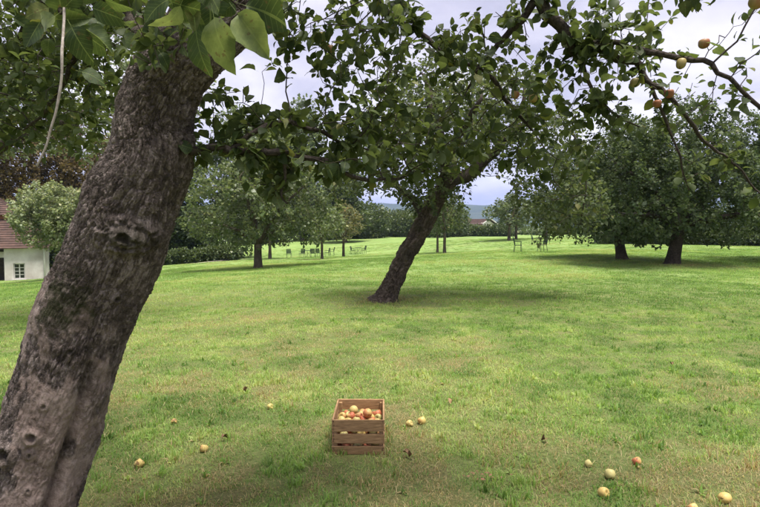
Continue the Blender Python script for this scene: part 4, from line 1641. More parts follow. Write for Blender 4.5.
def leaning_tree():
    rg = np.random.default_rng(21)
    base = on_ground(385, 302)
    d0 = base[1]
    root = thing('apple_tree', 'apple tree with dark trunk leaning right in the middle of the lawn', 'tree', base)
    tr = [(382, 306, 0, .27), (386, 298, 0, .235), (393, 282, 0, .212), (402, 262, 0, .204), (413, 243, 0, .204), (425, 222, 0, .208), (433, 205, .0, .20), (442, 190, .05, .175), (452, 180, .1, .155)]
    ctrl = np.array([list(P(a, b, d0 + c)) + [r] for a, b, c, r in tr])

    def feats(p0, nrm, al, seed):
        px, py, f = project(p0)
        hollow = np.exp(-(((px - 399) / 4.0) ** 2 + ((py - 268) / 9) ** 2)) * ((p0[:, 1] < d0))
        nz = fbm(p0 * 5, 2, 77)
        return np.zeros(len(p0)), sstep(.5, .7, nz) * .6 * sstep(285, 240, py), -.08 * hollow * (.5 + nz)
    tm = detailed_trunk('trunk', ctrl, 130, 210, base, .030, (13.0, 5.0), 9, feats, .10)
    sk = Skel()
    T = sk.chain([P(a, b, d0 + c) for a, b, c, r in tr], [r for *_, r in tr], -1, .2)

    def limb(s, rows):
        return sk.chain([P(a, b, d0 + c) for a, b, c, r in rows], [r for *_, r in rows], sk.near(P(s[0], s[1], d0 + s[2])), .18)
    limb((452, 180, .1), [(470, 172, .2, .15), (486, 162, .3, .12), (505, 140, .2, .09), (530, 120, 0, .06), (560, 118, -.2, .035)])
    limb((505, 140, .2), [(520, 110, .6, .05), (525, 80, .8, .03)])
    limb((442, 190, .05), [(445, 165, -.3, .13), (440, 135, -.5, .10), (430, 105, -.6, .07), (425, 75, -.5, .04)])
    limb((440, 135, -.5), [(415, 120, -1.2, .05), (390, 115, -1.8, .03)])
    limb((425, 222, 0), [(412, 200, .5, .09), (392, 182, 1.0, .07), (370, 170, 1.3, .045), (345, 165, 1.4, .025)])
    limb((445, 165, -.3), [(462, 130, -1.2, .07), (480, 100, -2.0, .04)])
    limb((442, 190, .05), [(455, 160, 1.2, .09), (470, 130, 2.2, .05)])
    limb((560, 118, -.2), [(578, 145, -.3, .02), (586, 185, -.3, .014), (580, 225, -.2, .008)])
    att = []

    def pc(cx, cy, cd, rx, ry, rd, n):
        q = cloud(rg, (0, 0, 0), (1, 1, 1), int(n * 1.5), .55)
        att.extend(P(cx + a * rx, cy + b * ry, d0 + cd + c * rd) for a, b, c in q)
    pc(440, 110, 0, 85, 66, 2.6, 520)
    pc(390, 150, .4, 62, 42, 1.8, 190)
    pc(420, 190, .3, 62, 24, 1.0, 120)
    pc(428, 188, -.7, 46, 20, .5, 70)
    pc(455, 170, -.6, 40, 26, .6, 90)
    pc(545, 150, 0, 58, 50, 1.9, 260)
    pc(560, 205, -.1, 52, 38, 1.3, 210)
    pc(500, 105, .3, 55, 45, 2.2, 190)
    pc(350, 190, 1.0, 34, 16, .8, 40)
    att = np.array(att)
    px, py, f = project(att)
    gap = ((px - 489) / 20) ** 2 + ((py - 194) / 28) ** 2 < 1
    gap |= ((px - 380) / 20) ** 2 + ((py - 207) / 9) ** 2 < 1
    att = att[~gap]
    colonize(sk, att, .17, .22, 90, rg, 0.0, seeds=[i for i in range(len(sk.p)) if sk.r[i] < .24], jitter=.2)
    kids = radii(sk, .004, 2.3)

    def clip(pos):
        px, py, f = project(pos)
        g = ((px - 489) / 17) ** 2 + ((py - 195) / 22) ** 2 < 1
        low = (px < 500) & (py > 214 + 8 * np.sin(px * .35))
        low |= (np.abs(px - (468 + (172 - py) * 1.2)) < 9) & (py > 158) & (py < 184) & (f < d0 + .4)
        return ~(g | low)
    n = tree_parts(root, base, sk, kids, T, M['bark_dark'], M['leaf_lean'], 'low', .018, 1.0, 11.0, .084, rg, .15, trunk_mesh=tm, clip=clip)
    print('leaning tree leaves', n)


def round_tree(label, px, py, d, trunk, crown, n_att, seed, leafmat, leaf_size, group=None, name='apple_tree', bark='bark_far', per=7.5, step=.26, shoot=0, lean=(0, 0), low=None, frac=.9, gap=.36, trunk_px=None, kind='tiny', spread=None):
    """trunk: (radius, height of the fork); crown: list of (dx, dy, z, rx, ry, rz, share) above the tree's base."""
    rg = np.random.default_rng(seed)
    b = P(px, py, d)
    base = np.array((b[0], d, gz(b[0], d)))
    root = thing(name, label, 'tree', base, 0, group)
    sk = Skel()
    r0, hf = trunk
    tp = [base + np.array((lean[0] * k, lean[1] * k, -.06 + hf * k)) for k in (0, .08, .35, .7, 1.0)]
    T = sk.chain(tp, [r0 * 1.75, r0 * 1.22, r0, r0 * .92, r0 * .9], -1, .2)
    top = T[-1]
    att = []
    tot = sum(c[6] for c in crown)
    for q, (dx, dy, z, rx, ry, rz, sh) in enumerate(crown):
        att.append(cloud(rg, base + np.array((dx, dy, z)), (rx, ry, rz), int(n_att * sh / tot), .5, seed + q, gap, 1.6 / max(rx, rz)))
    # some main limbs so that the crown hangs on boughs
    nl = 6
    for k in range(nl):
        a = k / nl * 6.283 + rg.uniform(-.3, .3)
        c = crown[k % len(crown)]
        e = base + np.array((c[0] + math.cos(a) * c[3] * .6, c[1] + math.sin(a) * c[4] * .6, c[2] + rg.uniform(-.2, .45) * c[5]))
        st = np.array(sk.p[top])
        m = st * .5 + e * .5 + np.array((0, 0, c[5] * .12))
        sk.chain([m, e], [r0 * .42, r0 * .14], top, .25)
    att = np.concatenate(att)
    if low is not None:
        att = att[att[:, 2] > base[2] + low]
    colonize(sk, att, step, step * 1.35, 80, rg, .02, seeds=[i for i in range(top, len(sk.p))], jitter=.2)
    if shoot:
        shoots(sk, rg, shoot, base[2] + hf + .6, shoot_len(d), .10)
    kids = radii(sk, .005, 2.3)
    tree_parts(root, base, sk, kids, T, M[bark], leafmat, kind, .022, frac, per, leaf_size, rg, spread or step * .75)
    return root


def shoot_len(d):
    return .55


# ------------------------------------------------------------------ garden chairs and tables
def make_chair():
    root = obj('garden_chair', None)
    s = MB()
    for k in range(5):
        s.box((0, -.17 + k * .085, .44), (.44, .070, .018))
    seat = MB(); seat.box((0, 0, .428), (.42, .40, .014))
    se = obj('seat', seat.mesh('seat'), M['chair'], root)
    for k in range(5):
        m = MB(); m.box((0, -.17 + k * .085, .4425), (.44, .070, .012))
        obj('slat', m.mesh('slat'), M['chair'], se)
    for sx in (-1, 1):
        m = MB(); m.tube([(sx * .22, -.20, 0), (sx * .22, -.18, .43), (sx * .22, -.17, .64)], .015, 6)
        obj('leg', m.mesh('leg', True), M['chair'], root)
        m = MB(); m.tube([(sx * .22, .25, 0), (sx * .22, .19, .42), (sx * .22, .22, .66), (sx * .21, .30, .92)], .015, 6)
        obj('leg', m.mesh('leg', True), M['chair'], root)
        m = MB(); m.box((sx * .22, .015, .655), (.05, .42, .022))
        obj('armrest', m.mesh('armrest'), M['chair'], root)
    b = MB()
    v0 = np.array((0, .205, .47)); v1 = np.array((0, .30, .92))
    for k in range(5):
        q = v0 + (v1 - v0) * (k + .5) / 5
        b.box(q, (.41, .018, .075))
    obj('backrest', b.mesh('backrest'), M['chair'], root)
    return root


def make_table():
    root = obj('garden_table', None)
    m = MB()
    a = np.arange(20) / 20 * 6.283
    for z0, z1 in ((.69, .715),):
        v = [(math.cos(q) * .38, math.sin(q) * .38, z0) for q in a] + [(math.cos(q) * .38, math.sin(q) * .38, z1) for q in a]
        f = [(i, (i + 1) % 20, 20 + (i + 1) % 20, 20 + i) for i in range(20)] + [tuple(range(19, -1, -1)), tuple(range(20, 40))]
        m.add(v, f)
    obj('table_top', m.mesh('table_top'), M['chair'], root)
    for k in range(3):
        q = k * 2.094 + .4
        m = MB(); m.tube([(math.cos(q) * .32, math.sin(q) * .32, 0), (math.cos(q) * .06, math.sin(q) * .06, .38), (math.cos(q) * .25, math.sin(q) * .25, .69)], .013, 6)
        obj('leg', m.mesh('leg', True), M['chair'], root)
    return root


def furniture():
    ch = make_chair(); tb = make_table()
    first = {'c': True, 't': True}

    def put(kind, px, d, rz, label, group):
        src = ch if kind == 'c' else tb
        b = P(px, 250, d)
        loc = (b[0], d, gz(b[0], d) - .01)
        if first[kind]:
            o = src; first[kind] = False
            o.location = loc; o.rotation_euler = (0, 0, rz)
        else:
            o = copy_tree(src, loc, rz)
        tag(o, label, 'chair' if kind == 'c' else 'table', group)
    # a chair faces its own -Y
    g1, g2 = 'garden chairs under the left trees', 'garden chairs beside the far right trees'
    put('c', 518, 33.0, R(82), 'dark green garden chair facing right, left one of the near pair by the right trees', g2)
    put('c', 542, 33.5, R(-80), 'dark green garden chair facing left, right one of the near pair by the right trees', g2)
    put('c', 534.5, 52, R(60), 'small far garden chair left of the far table beyond the near chair pair', g2)
    put('t', 539.5, 52.5, 0, 'small round garden table far beyond the pair of green chairs', None)
    put('c', 546, 52, R(-70), 'small far garden chair right of the far table beyond the near chair pair', g2)
    put('c', 289, 55, R(20), 'dark garden chair at the left end of the row under the left trees', g1)
    put('c', 302, 54, R(-15), 'dark garden chair seen from behind, second from the left in the row under trees', g1)
    put('t', 308, 56, 0, 'small garden table among the chairs under the left trees', None)
    put('c', 313, 54, R(175), 'dark garden chair beside its twin left of the slim yellow green tree trunk', g1)
    put('c', 318.5, 55, R(160), 'dark garden chair right up against the slim yellow green tree trunk', g1)
    put('c', 327, 56, R(-70), 'dark garden chair just right of the slim yellow green tree trunk', g1)
    put('c', 332, 60, R(-95), 'garden chair turned edge on between the two small trees', g1)
    put('c', 353, 60, R(75), 'dark garden chair facing right, left of the open lawn table', g1)
    put('t', 358, 60.5, 0, 'small garden table between two chairs on the open lawn', None)
    put('c', 363.5, 60, R(-65), 'dark garden chair facing left, right of the open lawn table', g1)


# ------------------------------------------------------------------ houses
def white_house():
    d = 40.0
    xr = P(44.5, 260, d)[0]
    z0 = gz(xr - 2, d) - .35
    ze = P(20, 248, d)[2]
    W, D = 11.0, 9.0
    root = thing('house', 'white plastered house with old red brown tiled roof at the left edge', 'house', (xr, d, z0), R(24))
    h = ze - z0

    def loc(x, y, z):       # x from the right corner, y from the front wall, z above the base
        return (x, y, z)
    # front wall with a real window opening: piers, sill wall and head
    wx0, wx1 = (13.7 - 44.5) / 15.96, (24.9 - 44.5) / 15.96
    wz0, wz1 = P(20, 278.3, d)[2] - z0, P(20, 262.8, d)[2] - z0
    sx = (5 - 44.5) / 15.96        # the wall steps back here
    m = MB()

    def bx(x0, x1, y0, y1, za, zb):
        c = loc((x0 + x1) / 2, (y0 + y1) / 2, (za + zb) / 2)
        m.box(c, (abs(x1 - x0), abs(y1 - y0), abs(zb - za)))
    bx(wx1, 0, 0, .4, 0, h)
    bx(sx, wx0, 0, .4, 0, h)
    bx(wx0, wx1, 0, .4, 0, wz0)
    bx(wx0, wx1, 0, .4, wz1, h)
    bx(-.4, 0, .4, D, 0, h)
    bx(-W, -.4, D - .4, D, 0, h)
    bx(-W, -W + .4, .9, D - .4, 0, h)
    bx(sx, sx + .4, .4, .9, 0, h)
    dx0, dx1 = sx - 1.15, sx - .12
    bx(dx1, sx, .9, 1.3, 0, h)
    bx(dx0, dx1, .9, 1.3, 1.95, h)
    bx(-W + .4, dx0, .9, 1.3, 0, h)
    obj('wall', m.mesh('wall'), M['plaster'], root)
    m = MB(); c = loc((dx0 + dx1) / 2, 1.05, .97); m.box(c, (dx1 - dx0 - .004, .06, 1.94))
    dr = obj('door', m.mesh('door'), M['timber'], root)
    m = MB(); m.box((c[0] + .38, c[1] - .05, 1.0), (.03, .04, .12)); obj('handle', m.mesh('handle'), M['nail'], dr)
    m = MB(); m.box(loc((sx - 3) / 2 + .0, .72, h - .16), (abs(sx - -3) , .16, .2)); obj('eave_beam', m.mesh('eave_beam'), M['timber'], root)
    # window
    wc = loc((wx0 + wx1) / 2, .14, (wz0 + wz1) / 2)
    ww, wh = wx1 - wx0, wz1 - wz0
    m = MB()
    for s in (-1, 1):
        m.box((wc[0] + s * (ww / 2 - .035), wc[1], wc[2]), (.066, .07, wh - .004))
        m.box((wc[0], wc[1], wc[2] + s * (wh / 2 - .035)), (ww - .14, .07, .064))
    win = obj('window', m.mesh('window'), M['white_paint'], root)
    iw, ih = ww - .14, wh - .14
    m = MB(); m.box((wc[0], wc[1] + .0, wc[2]), (.06, .05, ih)); obj('mullion', m.mesh('mullion'), M['white_paint'], win)
    for k in (1, 2, 3):
        m = MB(); m.box((wc[0], wc[1] + .002, wc[2] - ih / 2 + ih * k / 4), (iw, .04, .035)); obj('glazing_bar', m.mesh('glazing_bar'), M['white_paint'], win)
    for i in range(2):
        for k in range(4):
            m = MB(); m.box((wc[0] + (i - .5) * iw / 2, wc[1] + .03, wc[2] - ih / 2 + ih * (k + .5) / 4), (iw / 2 - .03, .008, ih / 4 - .02)); obj('pane', m.mesh('pane'), M['glass'], win)
    m = MB(); m.box((wc[0], wc[1] - .16, wc[2] - wh / 2 - .03), (ww + .16, .16, .055)); obj('sill', m.mesh('sill'), M['white_paint'], win)
    # downpipe at the corner
    m = MB(); m.tube([loc(.0, -.09, h - .05), loc(.0, -.09, .05)], .055, 8); obj('downpipe', m.mesh('downpipe', True), M['white_paint'], root)
    # roof in two tiers, hipped at the end, each with courses of tiles standing proud
    def hip(name, x_in, y_in, z_lo, z_hi, ov_lo, rise_x, mat, courses):
        rf = None
        m = MB()
        x1 = ov_lo - x_in; x0 = -W - ov_lo + x_in
        y0 = -ov_lo + y_in; y1 = D + ov_lo - y_in
        for k in range(courses):
            t0, t1 = k / courses, (k + 1) / courses
            for nm, (ta, tb) in (('c', (t0, t1)),):
                ia, ib = rise_x * ta, rise_x * tb + .05
                za, zb = z_lo + (z_hi - z_lo) * ta, z_lo + (z_hi - z_lo) * tb
                v = [loc(x0 + ia, y0 + ia, za + .05), loc(x1 - ia, y0 + ia, za + .05), loc(x1 - ia, y1 - ia, za + .05), loc(x0 + ia, y1 - ia, za + .05),
                     loc(x0 + ib, y0 + ib, zb + .02), loc(x1 - ib, y0 + ib, zb + .02), loc(x1 - ib, y1 - ib, zb + .02), loc(x0 + ib, y1 - ib, zb + .02)]
                lo = [(a, b, c - .06) for a, b, c in v[:4]]
                m.add(np.array(v + lo), [(0, 1, 5, 4), (1, 2, 6, 5), (2, 3, 7, 6), (3, 0, 4, 7), (8, 9, 1, 0), (9, 10, 2, 1), (10, 11, 3, 2), (11, 8, 0, 3)] + ([(4, 5, 6, 7)] if k == courses - 1 else []) + ([(11, 10, 9, 8)] if k == 0 else []))
        return obj(name, m.mesh(name), mat, root)
    zr = P(10, 219, d)[2] - z0
    lower = hip('roof', 0, 0, h, zr, .38, 2.62, M['roof'], 13)
    # red break between the tiers, then the upper tier
    m = MB()
    c = 2.55
    m.box(loc(-W / 2, D / 2, zr + .12), (W - 2 * c + .76 - .3, D - 2 * c + .76 - .3, .34))
    obj('roof_break', m.mesh('roof_break'), M['roof_red'], lower)
    zu = P(10, 212, d)[2] - z0
    up = hip('upper_roof', 2.35, 2.35, zr + .30, zr + 2.2, .38, 2.2, M['roof'], 12)
    up.parent = lower
    return root


def far_house():
    d = 120.0
    b = P(488, 240, d)
    root = thing('house', 'far cottage with red tiled gable roof between the distant trees', 'house', (b[0], d, gz(b[0], d)), R(52))
    m = MB(); m.box((0, 4, 1.3), (6.0, 8, 2.6)); obj('wall', m.mesh('wall'), M['plaster'], root)
    zt = P(483, 219, d)[2] - root.location.z
    m = MB()
    for k in range(10):
        for s in (-1, 1):
            xa, xb = s * 3.6 * (1 - k / 10), s * (3.6 * (1 - (k + 1) / 10) - .04)
            za, zb = 2.3 + (zt - 2.3) * k / 10 + .08, 2.3 + (zt - 2.3) * (k + 1) / 10 + .04
            v = [(xa, -.5, za), (xa, 8.5, za), (xb, 8.5, zb), (xb, -.5, zb), (xa, -.5, za - .12), (xa, 8.5, za - .12), (xb, 8.5, zb - .12), (xb, -.5, zb - .12)]
            f = [(0, 1, 2, 3), (7, 6, 5, 4), (0, 4, 5, 1), (3, 2, 6, 7), (0, 3, 7, 4), (1, 5, 6, 2)]
            m.add(np.array(v), f if s < 0 else [tuple(reversed(q)) for q in f])
    rf = obj('roof', m.mesh('roof'), M['roof'], root)
    m = MB()
    for y0 in (.0, 7.8):
        m = MB()
        m.add(np.array([(-3, y0, 2.6), (3, y0, 2.6), (0, y0, zt - .25), (-3, y0 + .2, 2.6), (3, y0 + .2, 2.6), (0, y0 + .2, zt - .25)]), [(0, 1, 2), (5, 4, 3), (0, 3, 4, 1), (1, 4, 5, 2), (2, 5, 3, 0)])
        obj('gable', m.mesh('gable'), M['plaster'], root)
    for s_ in (-1, 1):
        m = MB()
        a_, b_ = np.array((s_ * 3.6, -.53, 2.36)), np.array((0, -.53, zt + .02))
        m.add(np.array([a_, b_, b_ + np.array((0, 0, .25)), a_ + np.array((0, 0, .25)), a_ + np.array((0, -.06, 0)), b_ + np.array((0, -.06, 0)), b_ + np.array((0, -.06, .25)), a_ + np.array((0, -.06, .25))]),
              [(0, 1, 2, 3), (7, 6, 5, 4), (0, 4, 5, 1), (3, 2, 6, 7), (0, 3, 7, 4), (1, 5, 6, 2)])
        obj('verge_board', m.mesh('verge_board'), M['white_paint'], rf)
    m = MB(); m.box((-1.6, 3, zt - .9), (.35, .3, .5)); w = obj('skylight', m.mesh('skylight'), M['white_paint'], rf)
    for x in (-1.5, 1.2):
        m = MB(); m.box((x, -.03, 1.5), (.8, .06, 1.0)); wd = obj('window', m.mesh('window'), M['white_paint'], root)
        m = MB(); m.box((x, -.075, 1.5), (.64, .03, .84)); obj('pane', m.mesh('pane'), M['glass'], wd)


# ------------------------------------------------------------------ hedges, woods, hills, path
def foliage_mass(name, label, boxes, n, size, mat, seed, kind=None, cat=None, group=None):
    """Leaves thick over lumpy solids (ellipsoids standing on the ground): hedges, thickets, far woods."""
    rg = np.random.default_rng(seed)
    pos, nrm = [], []
    areas = np.array([b[3] * b[5] + b[4] * b[5] + b[3] * b[4] for b in boxes])
    cnt = (areas / areas.sum() * n).astype(int)
    for (x, y, z, rx, ry, rz), c in zip(boxes, cnt):
        d = rg.normal(0, 1, (c, 3)); d /= np.linalg.norm(d, axis=1, keepdims=True)
        k = rg.random((c, 1)) ** .25
        p = d * k
        bulge = .78 + .44 * fbm(d * 2.3 + np.array((x, y, z)), 3, seed)[:, None]
        p = p * bulge * np.array((rx, ry, rz)) + np.array((x, y, z))
        pos.append(p); nrm.append(d)
    pos = np.concatenate(pos); nrm = np.concatenate(nrm)
    keep = pos[:, 2] > ground_z(pos[:, 0], pos[:, 1])
    pos, nrm = pos[keep], nrm[keep]
    s = size * np.exp(rg.normal(0, .3, len(pos)))
    fr = leaf_frames(pos, nrm + rg.normal(0, .8, nrm.shape), rg, .4, .6)
    base = np.array((boxes[0][0], boxes[0][1], gz(boxes[0][0], boxes[0][1])))
    me = leaves_mesh(name, pos - base, fr, s, 'tiny')
    o = obj(name, me, mat, None, base, kind=kind)
    if cat:
        tag(o, label, cat, group)
    else:
        o['label'] = label
    return o


def hedge_boxes(px0, d0, px1, d1, h, w, n, rg):
    a, b = P(px0, 250, d0), P(px1, 250, d1)
    ln = math.hypot(b[0] - a[0], d1 - d0)
    out = []
    for k in range(n):
        t = (k + .5) / n
        x, y = a[0] + (b[0] - a[0]) * t, d0 + (d1 - d0) * t
        hh = h * rg.uniform(.85, 1.15)
        out.append((x, y, gz(x, y) + hh * .42, max(w, ln / n * .75), w, hh * .58))
    return out


def background():
    rg = np.random.default_rng(77)
    foliage_mass('hedge', 'low dark clipped hedge along the lawn behind the left tree', hedge_boxes(120, 47, 236, 46, 1.25, .8, 12, rg), 26000, .14, M['leaf_wood'], 1, cat='hedge')
    foliage_mass('hedge', 'long low dark hedge behind the two right apple trees', hedge_boxes(600, 52, 860, 44, 1.5, 1.0, 22, rg), 42000, .14, M['leaf_wood'], 2, cat='hedge')
    foliage_mass('hedge', 'dark tall hedge beside the white house under the silvery tree', hedge_boxes(46, 43, 125, 45, 2.6, 1.1, 8, rg), 24000, .15, M['leaf_wood'], 3, cat='hedge')
    # far woods that close the lawn
    bx = []
    for k in range(15):
        px = 322 + k * 9.5 + rg.uniform(-3, 3)
        d = rg.uniform(92, 108)
        p = P(px, 240, d)
        g = gz(p[0], d)
        hz = P(px, 206 + rg.uniform(-4, 7) - (18 if px < 345 else 0), d)[2] - g
        bx.append((p[0], d, g + hz * .45, rg.uniform(2.6, 3.8), 2.8, hz * .56))
    foliage_mass('woods', 'dark green wood closing the far end of the lawn', bx, 60000, .30, M['leaf_wood'], 4, kind='stuff')
    bx = []
    for k in range(22):
        px = 452 + k * 18 + rg.uniform(-4, 4)
        d = rg.uniform(125, 150)
        p = P(px, 240, d)
        g = gz(p[0], d)
        top = 229 if px < 500 else (224 if px < 560 else 205)
        hz = P(px, top + rg.uniform(-3, 3), d)[2] - g
        bx.append((p[0], d, g + hz * .42, rg.uniform(4, 6), 3.5, hz * .58))
    foliage_mass('woods', 'far bushes behind the lawn on the right', bx, 36000, .44, M['leaf_wood'], 6, kind='stuff')
    foliage_mass('hedge', 'low far hedge hiding the foot of the red roofed cottage', hedge_boxes(448, 104, 512, 104, 2.1, 1.2, 10, rg), 9000, .26, M['leaf_wood'], 8, cat='hedge')
    # left: thicket under the tall trees
    bx = []
    for k in range(16):
        px = -60 + k * 26 + rg.uniform(-5, 5)
        d = rg.uniform(58, 66) if px < 245 else rg.uniform(92, 100)
        p = P(px, 240, d)
        g = gz(p[0], d)
        hz = rg.uniform(5.0, 7.5)
        bx.append((p[0], d, g + hz * .42, rg.uniform(2.4, 3.4), 2.2, hz * .58))
    foliage_mass('woods', 'thicket of shrubs behind the lawn on the left', bx, 60000, .26, M['leaf_wood'], 7, kind='stuff')
    # pale gravel path between hedge and tree
    m = MB()
    a, b = P(196, 262, 43.5), P(262, 256, 47.5)
    V, F = [], []
    for k in range(13):
        t = k / 12
        x, y = a[0] + (b[0] - a[0]) * t, a[1] + (b[1] - a[1]) * t
        for s in (-.7, .7):
            V.append((x + s * .5, y + s, gz(x + s * .5, y + s) + .05))
    F = [(2 * k, 2 * k + 2, 2 * k + 3, 2 * k + 1) for k in range(12)]
    m.add(np.array(V), F)
    obj('path', m.mesh('path'), M['path'], kind='structure')['label'] = 'short pale gravel path beside the hedge'
    # wooded hills
    for q, (d, hgt, x0, x1, sd, bot) in enumerate([(2600, 1.0, -2600, 2800, 3, -30), (4200, 1.45, -4200, 4600, 9, -30)]):
        n = 160
        x = np.linspace(x0, x1, n)
        c = np.stack([x / 700, np.zeros(n), np.zeros(n)], 1)
        ridge = (P(500, 206.5 if q == 0 else 202.5, d)[2]) * (.72 + .56 * fbm(c, 4, sd))
        V, F = [], []
        rows = 24
        for i in range(rows):
            t = i / (rows - 1)
            for k in range(n):
                yy = d - 700 * (1 - t) + 0
                z = bot + (ridge[k] - bot) * (math.sin(t * math.pi / 2) ** 1.2)
                V.append((x[k] * (1 - .12 * (1 - t)), yy, z))
        V = np.array(V)
        V[:, 2] += (fbm(V / 60.0, 3, sd + 4) - .5) * 18 * (V[:, 2] > 0)
        for i in range(rows - 1):
            for k in range(n - 1):
                F.append((i * n + k, i * n + k + 1, (i + 1) * n + k + 1, (i + 1) * n + k))
        # the far side falls away again
        base_n = len(V)
        back = V[(rows - 1) * n:].copy(); back[:, 1] += 600; back[:, 2] = bot
        V = np.concatenate([V, back])
        for k in range(n - 1):
            a_ = (rows - 1) * n + k
            F.append((a_, a_ + 1, base_n + k + 1, base_n + k))
        obj('hills', mesh_np('hills', V, [np.array(F)], True), M['hill'], kind='structure')['label'] = ['blue wooded ridge beyond the orchard', 'farther blue ridge on the horizon'][q]


def haze():
    m = MB()
    m.box((0, 2600, 148), (12000, 9200, 360))
    o = obj('haze', m.mesh('haze'), None, kind='stuff')
    mt, t, out = new_mat('haze_air')
    v = N(t, 'ShaderNodeVolumePrincipled')
    v.inputs['Color'].default_value = (0.44, 0.57, 1.0, 1)
    v.inputs['Density'].default_value = 0.00015
    L(t, v.outputs[0], out.inputs['Volume'])
    o.data.materials.append(mt)
    o['label'] = 'thin bluish summer haze over the valley'


# ------------------------------------------------------------------ fallen leaves and rotted fruit
def litter():
    rg = np.random.default_rng(31)
    V, F = leaf_shape('fine')
    ms = []
    for k in range(3):
        v = V.copy()
        v[:, 2] += np.abs(v[:, 0]) * (.8 + .3 * k) + .25 * np.sin(v[:, 1] * 5 + k) * .4
        me = mesh_np('fallen_leaf', v * .06, F, True)
        me.materials.append(M['litter'])
        ms.append(me)
    rows = [(403, 458, 'curled brown leaf lying at the front right corner of the crate'), (412, 461, 'second curled brown leaf beside the crate, farther from its corner'), (672, 369, 'dark brown withered leaf far out on the right lawn'),
            (545, 445, 'tan withered leaf on the grass right of the crate'), (452, 405, 'red brown leaf behind the pair of apples'),
            (248, 392, 'dry leaf behind the pale apple left of the crate'), (222, 444, 'yellowish dry leaf above the orange apple left of the crate')]
    for k, (px, py, lab) in enumerate(rows):
        p = on_ground(px, py)
        o = obj('fallen_leaf', ms[k % 3], None, None, (p[0], p[1], p[2] + .035), (rg.normal(0, .35), rg.normal(0, .35), rg.random() * 6.28))
        tag(o, lab, 'leaf', 'withered leaves on the lawn')
    # trodden remains of a rotted apple, and dark crumbs of soil beside it
    mb = MB()
    c = on_ground(484, 479)
    for k in range(20):
        x, y = c[0] + rg.normal(0, .05), c[1] + rg.normal(0, .032)
        q = rg.uniform(.006, .015)
        a_ = np.sort(rg.random(6)) * 6.283
        rim = np.stack([np.cos(a_) * q * rg.uniform(.6, 1.4, 6), np.sin(a_) * q * rg.uniform(.6, 1.2, 6), rg.uniform(-.002, .003, 6)], 1)
        v = np.concatenate([rim, rim * .55 + np.array((0, 0, q * .35)), [[0, 0, q * .42]]]) + np.array((x, y, gz(x, y) + rg.uniform(.012, .030)))
        mb.add(v, [(i, (i + 1) % 6, 6 + (i + 1) % 6, 6 + i) for i in range(6)] + [(6 + i, 6 + (i + 1) % 6, 12) for i in range(6)])
    o = obj('apple_pulp', mb.mesh('apple_pulp', True), M['rot'], kind='stuff')
    o['label'] = 'reddish trodden pulp of a rotted apple in the foreground grass'


# ------------------------------------------------------------------ build everything
white_house()
far_house()
background()
leaning_tree()

GR = 'old apple trees on the right'
rt = round_tree('broad apple tree with stout upright dark trunk, right of the two shading each other', 672, 265, 22.0, (.25, 1.6),
                [(0, 0, 3.5, 4.0, 3.8, 2.9, 1.0), (-1.5, .2, 2.0, 2.9, 2.9, 1.2, .45), (1.8, -.2, 2.0, 2.9, 2.9, 1.2, .45)], 1700, 51, M['leaf_right'], .098, GR, 'apple_tree', 'bark_dark', 16, .22, 420, (.25, 0), low=.5)
copy_tree(rt, np.append(P(622, 260, 25.5)[:2], gz(P(622, 260, 25.5)[0], 25.5)), R(140), .92, 'apple tree with thinner dark trunk, left of and behind the stout trunked one', GR)
copy_tree(rt, np.append(P(815, 260, 24.0)[:2], gz(P(815, 260, 24.0)[0], 24.0)), R(250), 1.0, 'apple tree cut by the right edge of the picture, only its crown showing', GR)

GL = 'trees on the left part of the lawn'
lt = round_tree('low spreading apple tree with pale short trunk on the left lawn', 258, 268, 28.0, (.21, 1.25),
                [(0.3, 0, 3.7, 4.0, 3.4, 2.9, 1.0), (-1.8, .2, 2.2, 2.2, 2.4, 1.1, .35), (2.4, .2, 2.3, 2.2, 2.4, 1.2, .35), (.8, .5, 5.6, 2.6, 2.4, 1.6, .35)], 1900, 52, M['leaf_left'], .13, GL, 'apple_tree', 'bark_far', 10, .23, 150, low=.85)
st = round_tree('small yellow green tree with slim trunk among the garden chairs', 322, 259, 40.0, (.10, 1.35),
                [(0, 0, 2.5, 1.7, 1.6, 1.35, 1.0), (.3, 0, 3.3, 1.0, 1.0, .8, .3)], 650, 53, M['leaf_left'], .13, GL, 'fruit_tree', 'bark_far', 8, .2, 20, low=1.0)
copy_tree(st, np.append(P(343.5, 256, 50)[:2], gz(P(343.5, 256, 50)[0], 50)), R(100), 1.22, 'small fruit tree with orange tinged autumn leaves beside the garden chairs', GL, {'crown': M['leaf_orange']})
copy_tree(st, np.append(P(270, 258, 47)[:2], gz(P(270, 258, 47)[0], 47)), R(200), 1.35, 'dark trunked fruit tree half hidden behind the low spreading apple tree', GL)
copy_tree(st, np.append(P(444.5, 255, 43)[:2], gz(P(444.5, 255, 43)[0], 43)), R(30), (1.15, 1.15, 1.25), 'slim fruit tree right of the leaning trunk, front one of two', GL, {'crown': M['leaf_lean']})
copy_tree(st, np.append(P(437.5, 253, 48)[:2], gz(P(437.5, 253, 48)[0], 48)), R(300), (1.0, 1.0, 1.2), 'slim fruit tree close behind the front one right of the leaning trunk', GL, {'crown': M['leaf_left']})
GF = 'distant fruit trees in the middle'
copy_tree(st, np.append(P(509, 244, 62)[:2], gz(P(509, 244, 62)[0], 62)), R(10), (1.75, 1.75, 1.22), 'distant olive fruit tree behind the left chair of the green pair', GF, {'crown': M['leaf_tall']})
copy_tree(st, np.append(P(516, 243, 66)[:2], gz(P(516, 243, 66)[0], 66)), R(80), (1.6, 1.6, 1.3), 'distant dark green fruit tree touching the olive one', GF, {'crown': M['leaf_right']})
copy_tree(st, np.append(P(546, 243, 68)[:2], gz(P(546, 243, 68)[0], 68)), R(150), (1.9, 1.9, 1.5), 'distant fruit tree behind the far garden table', GF, {'crown': M['leaf_wood']})

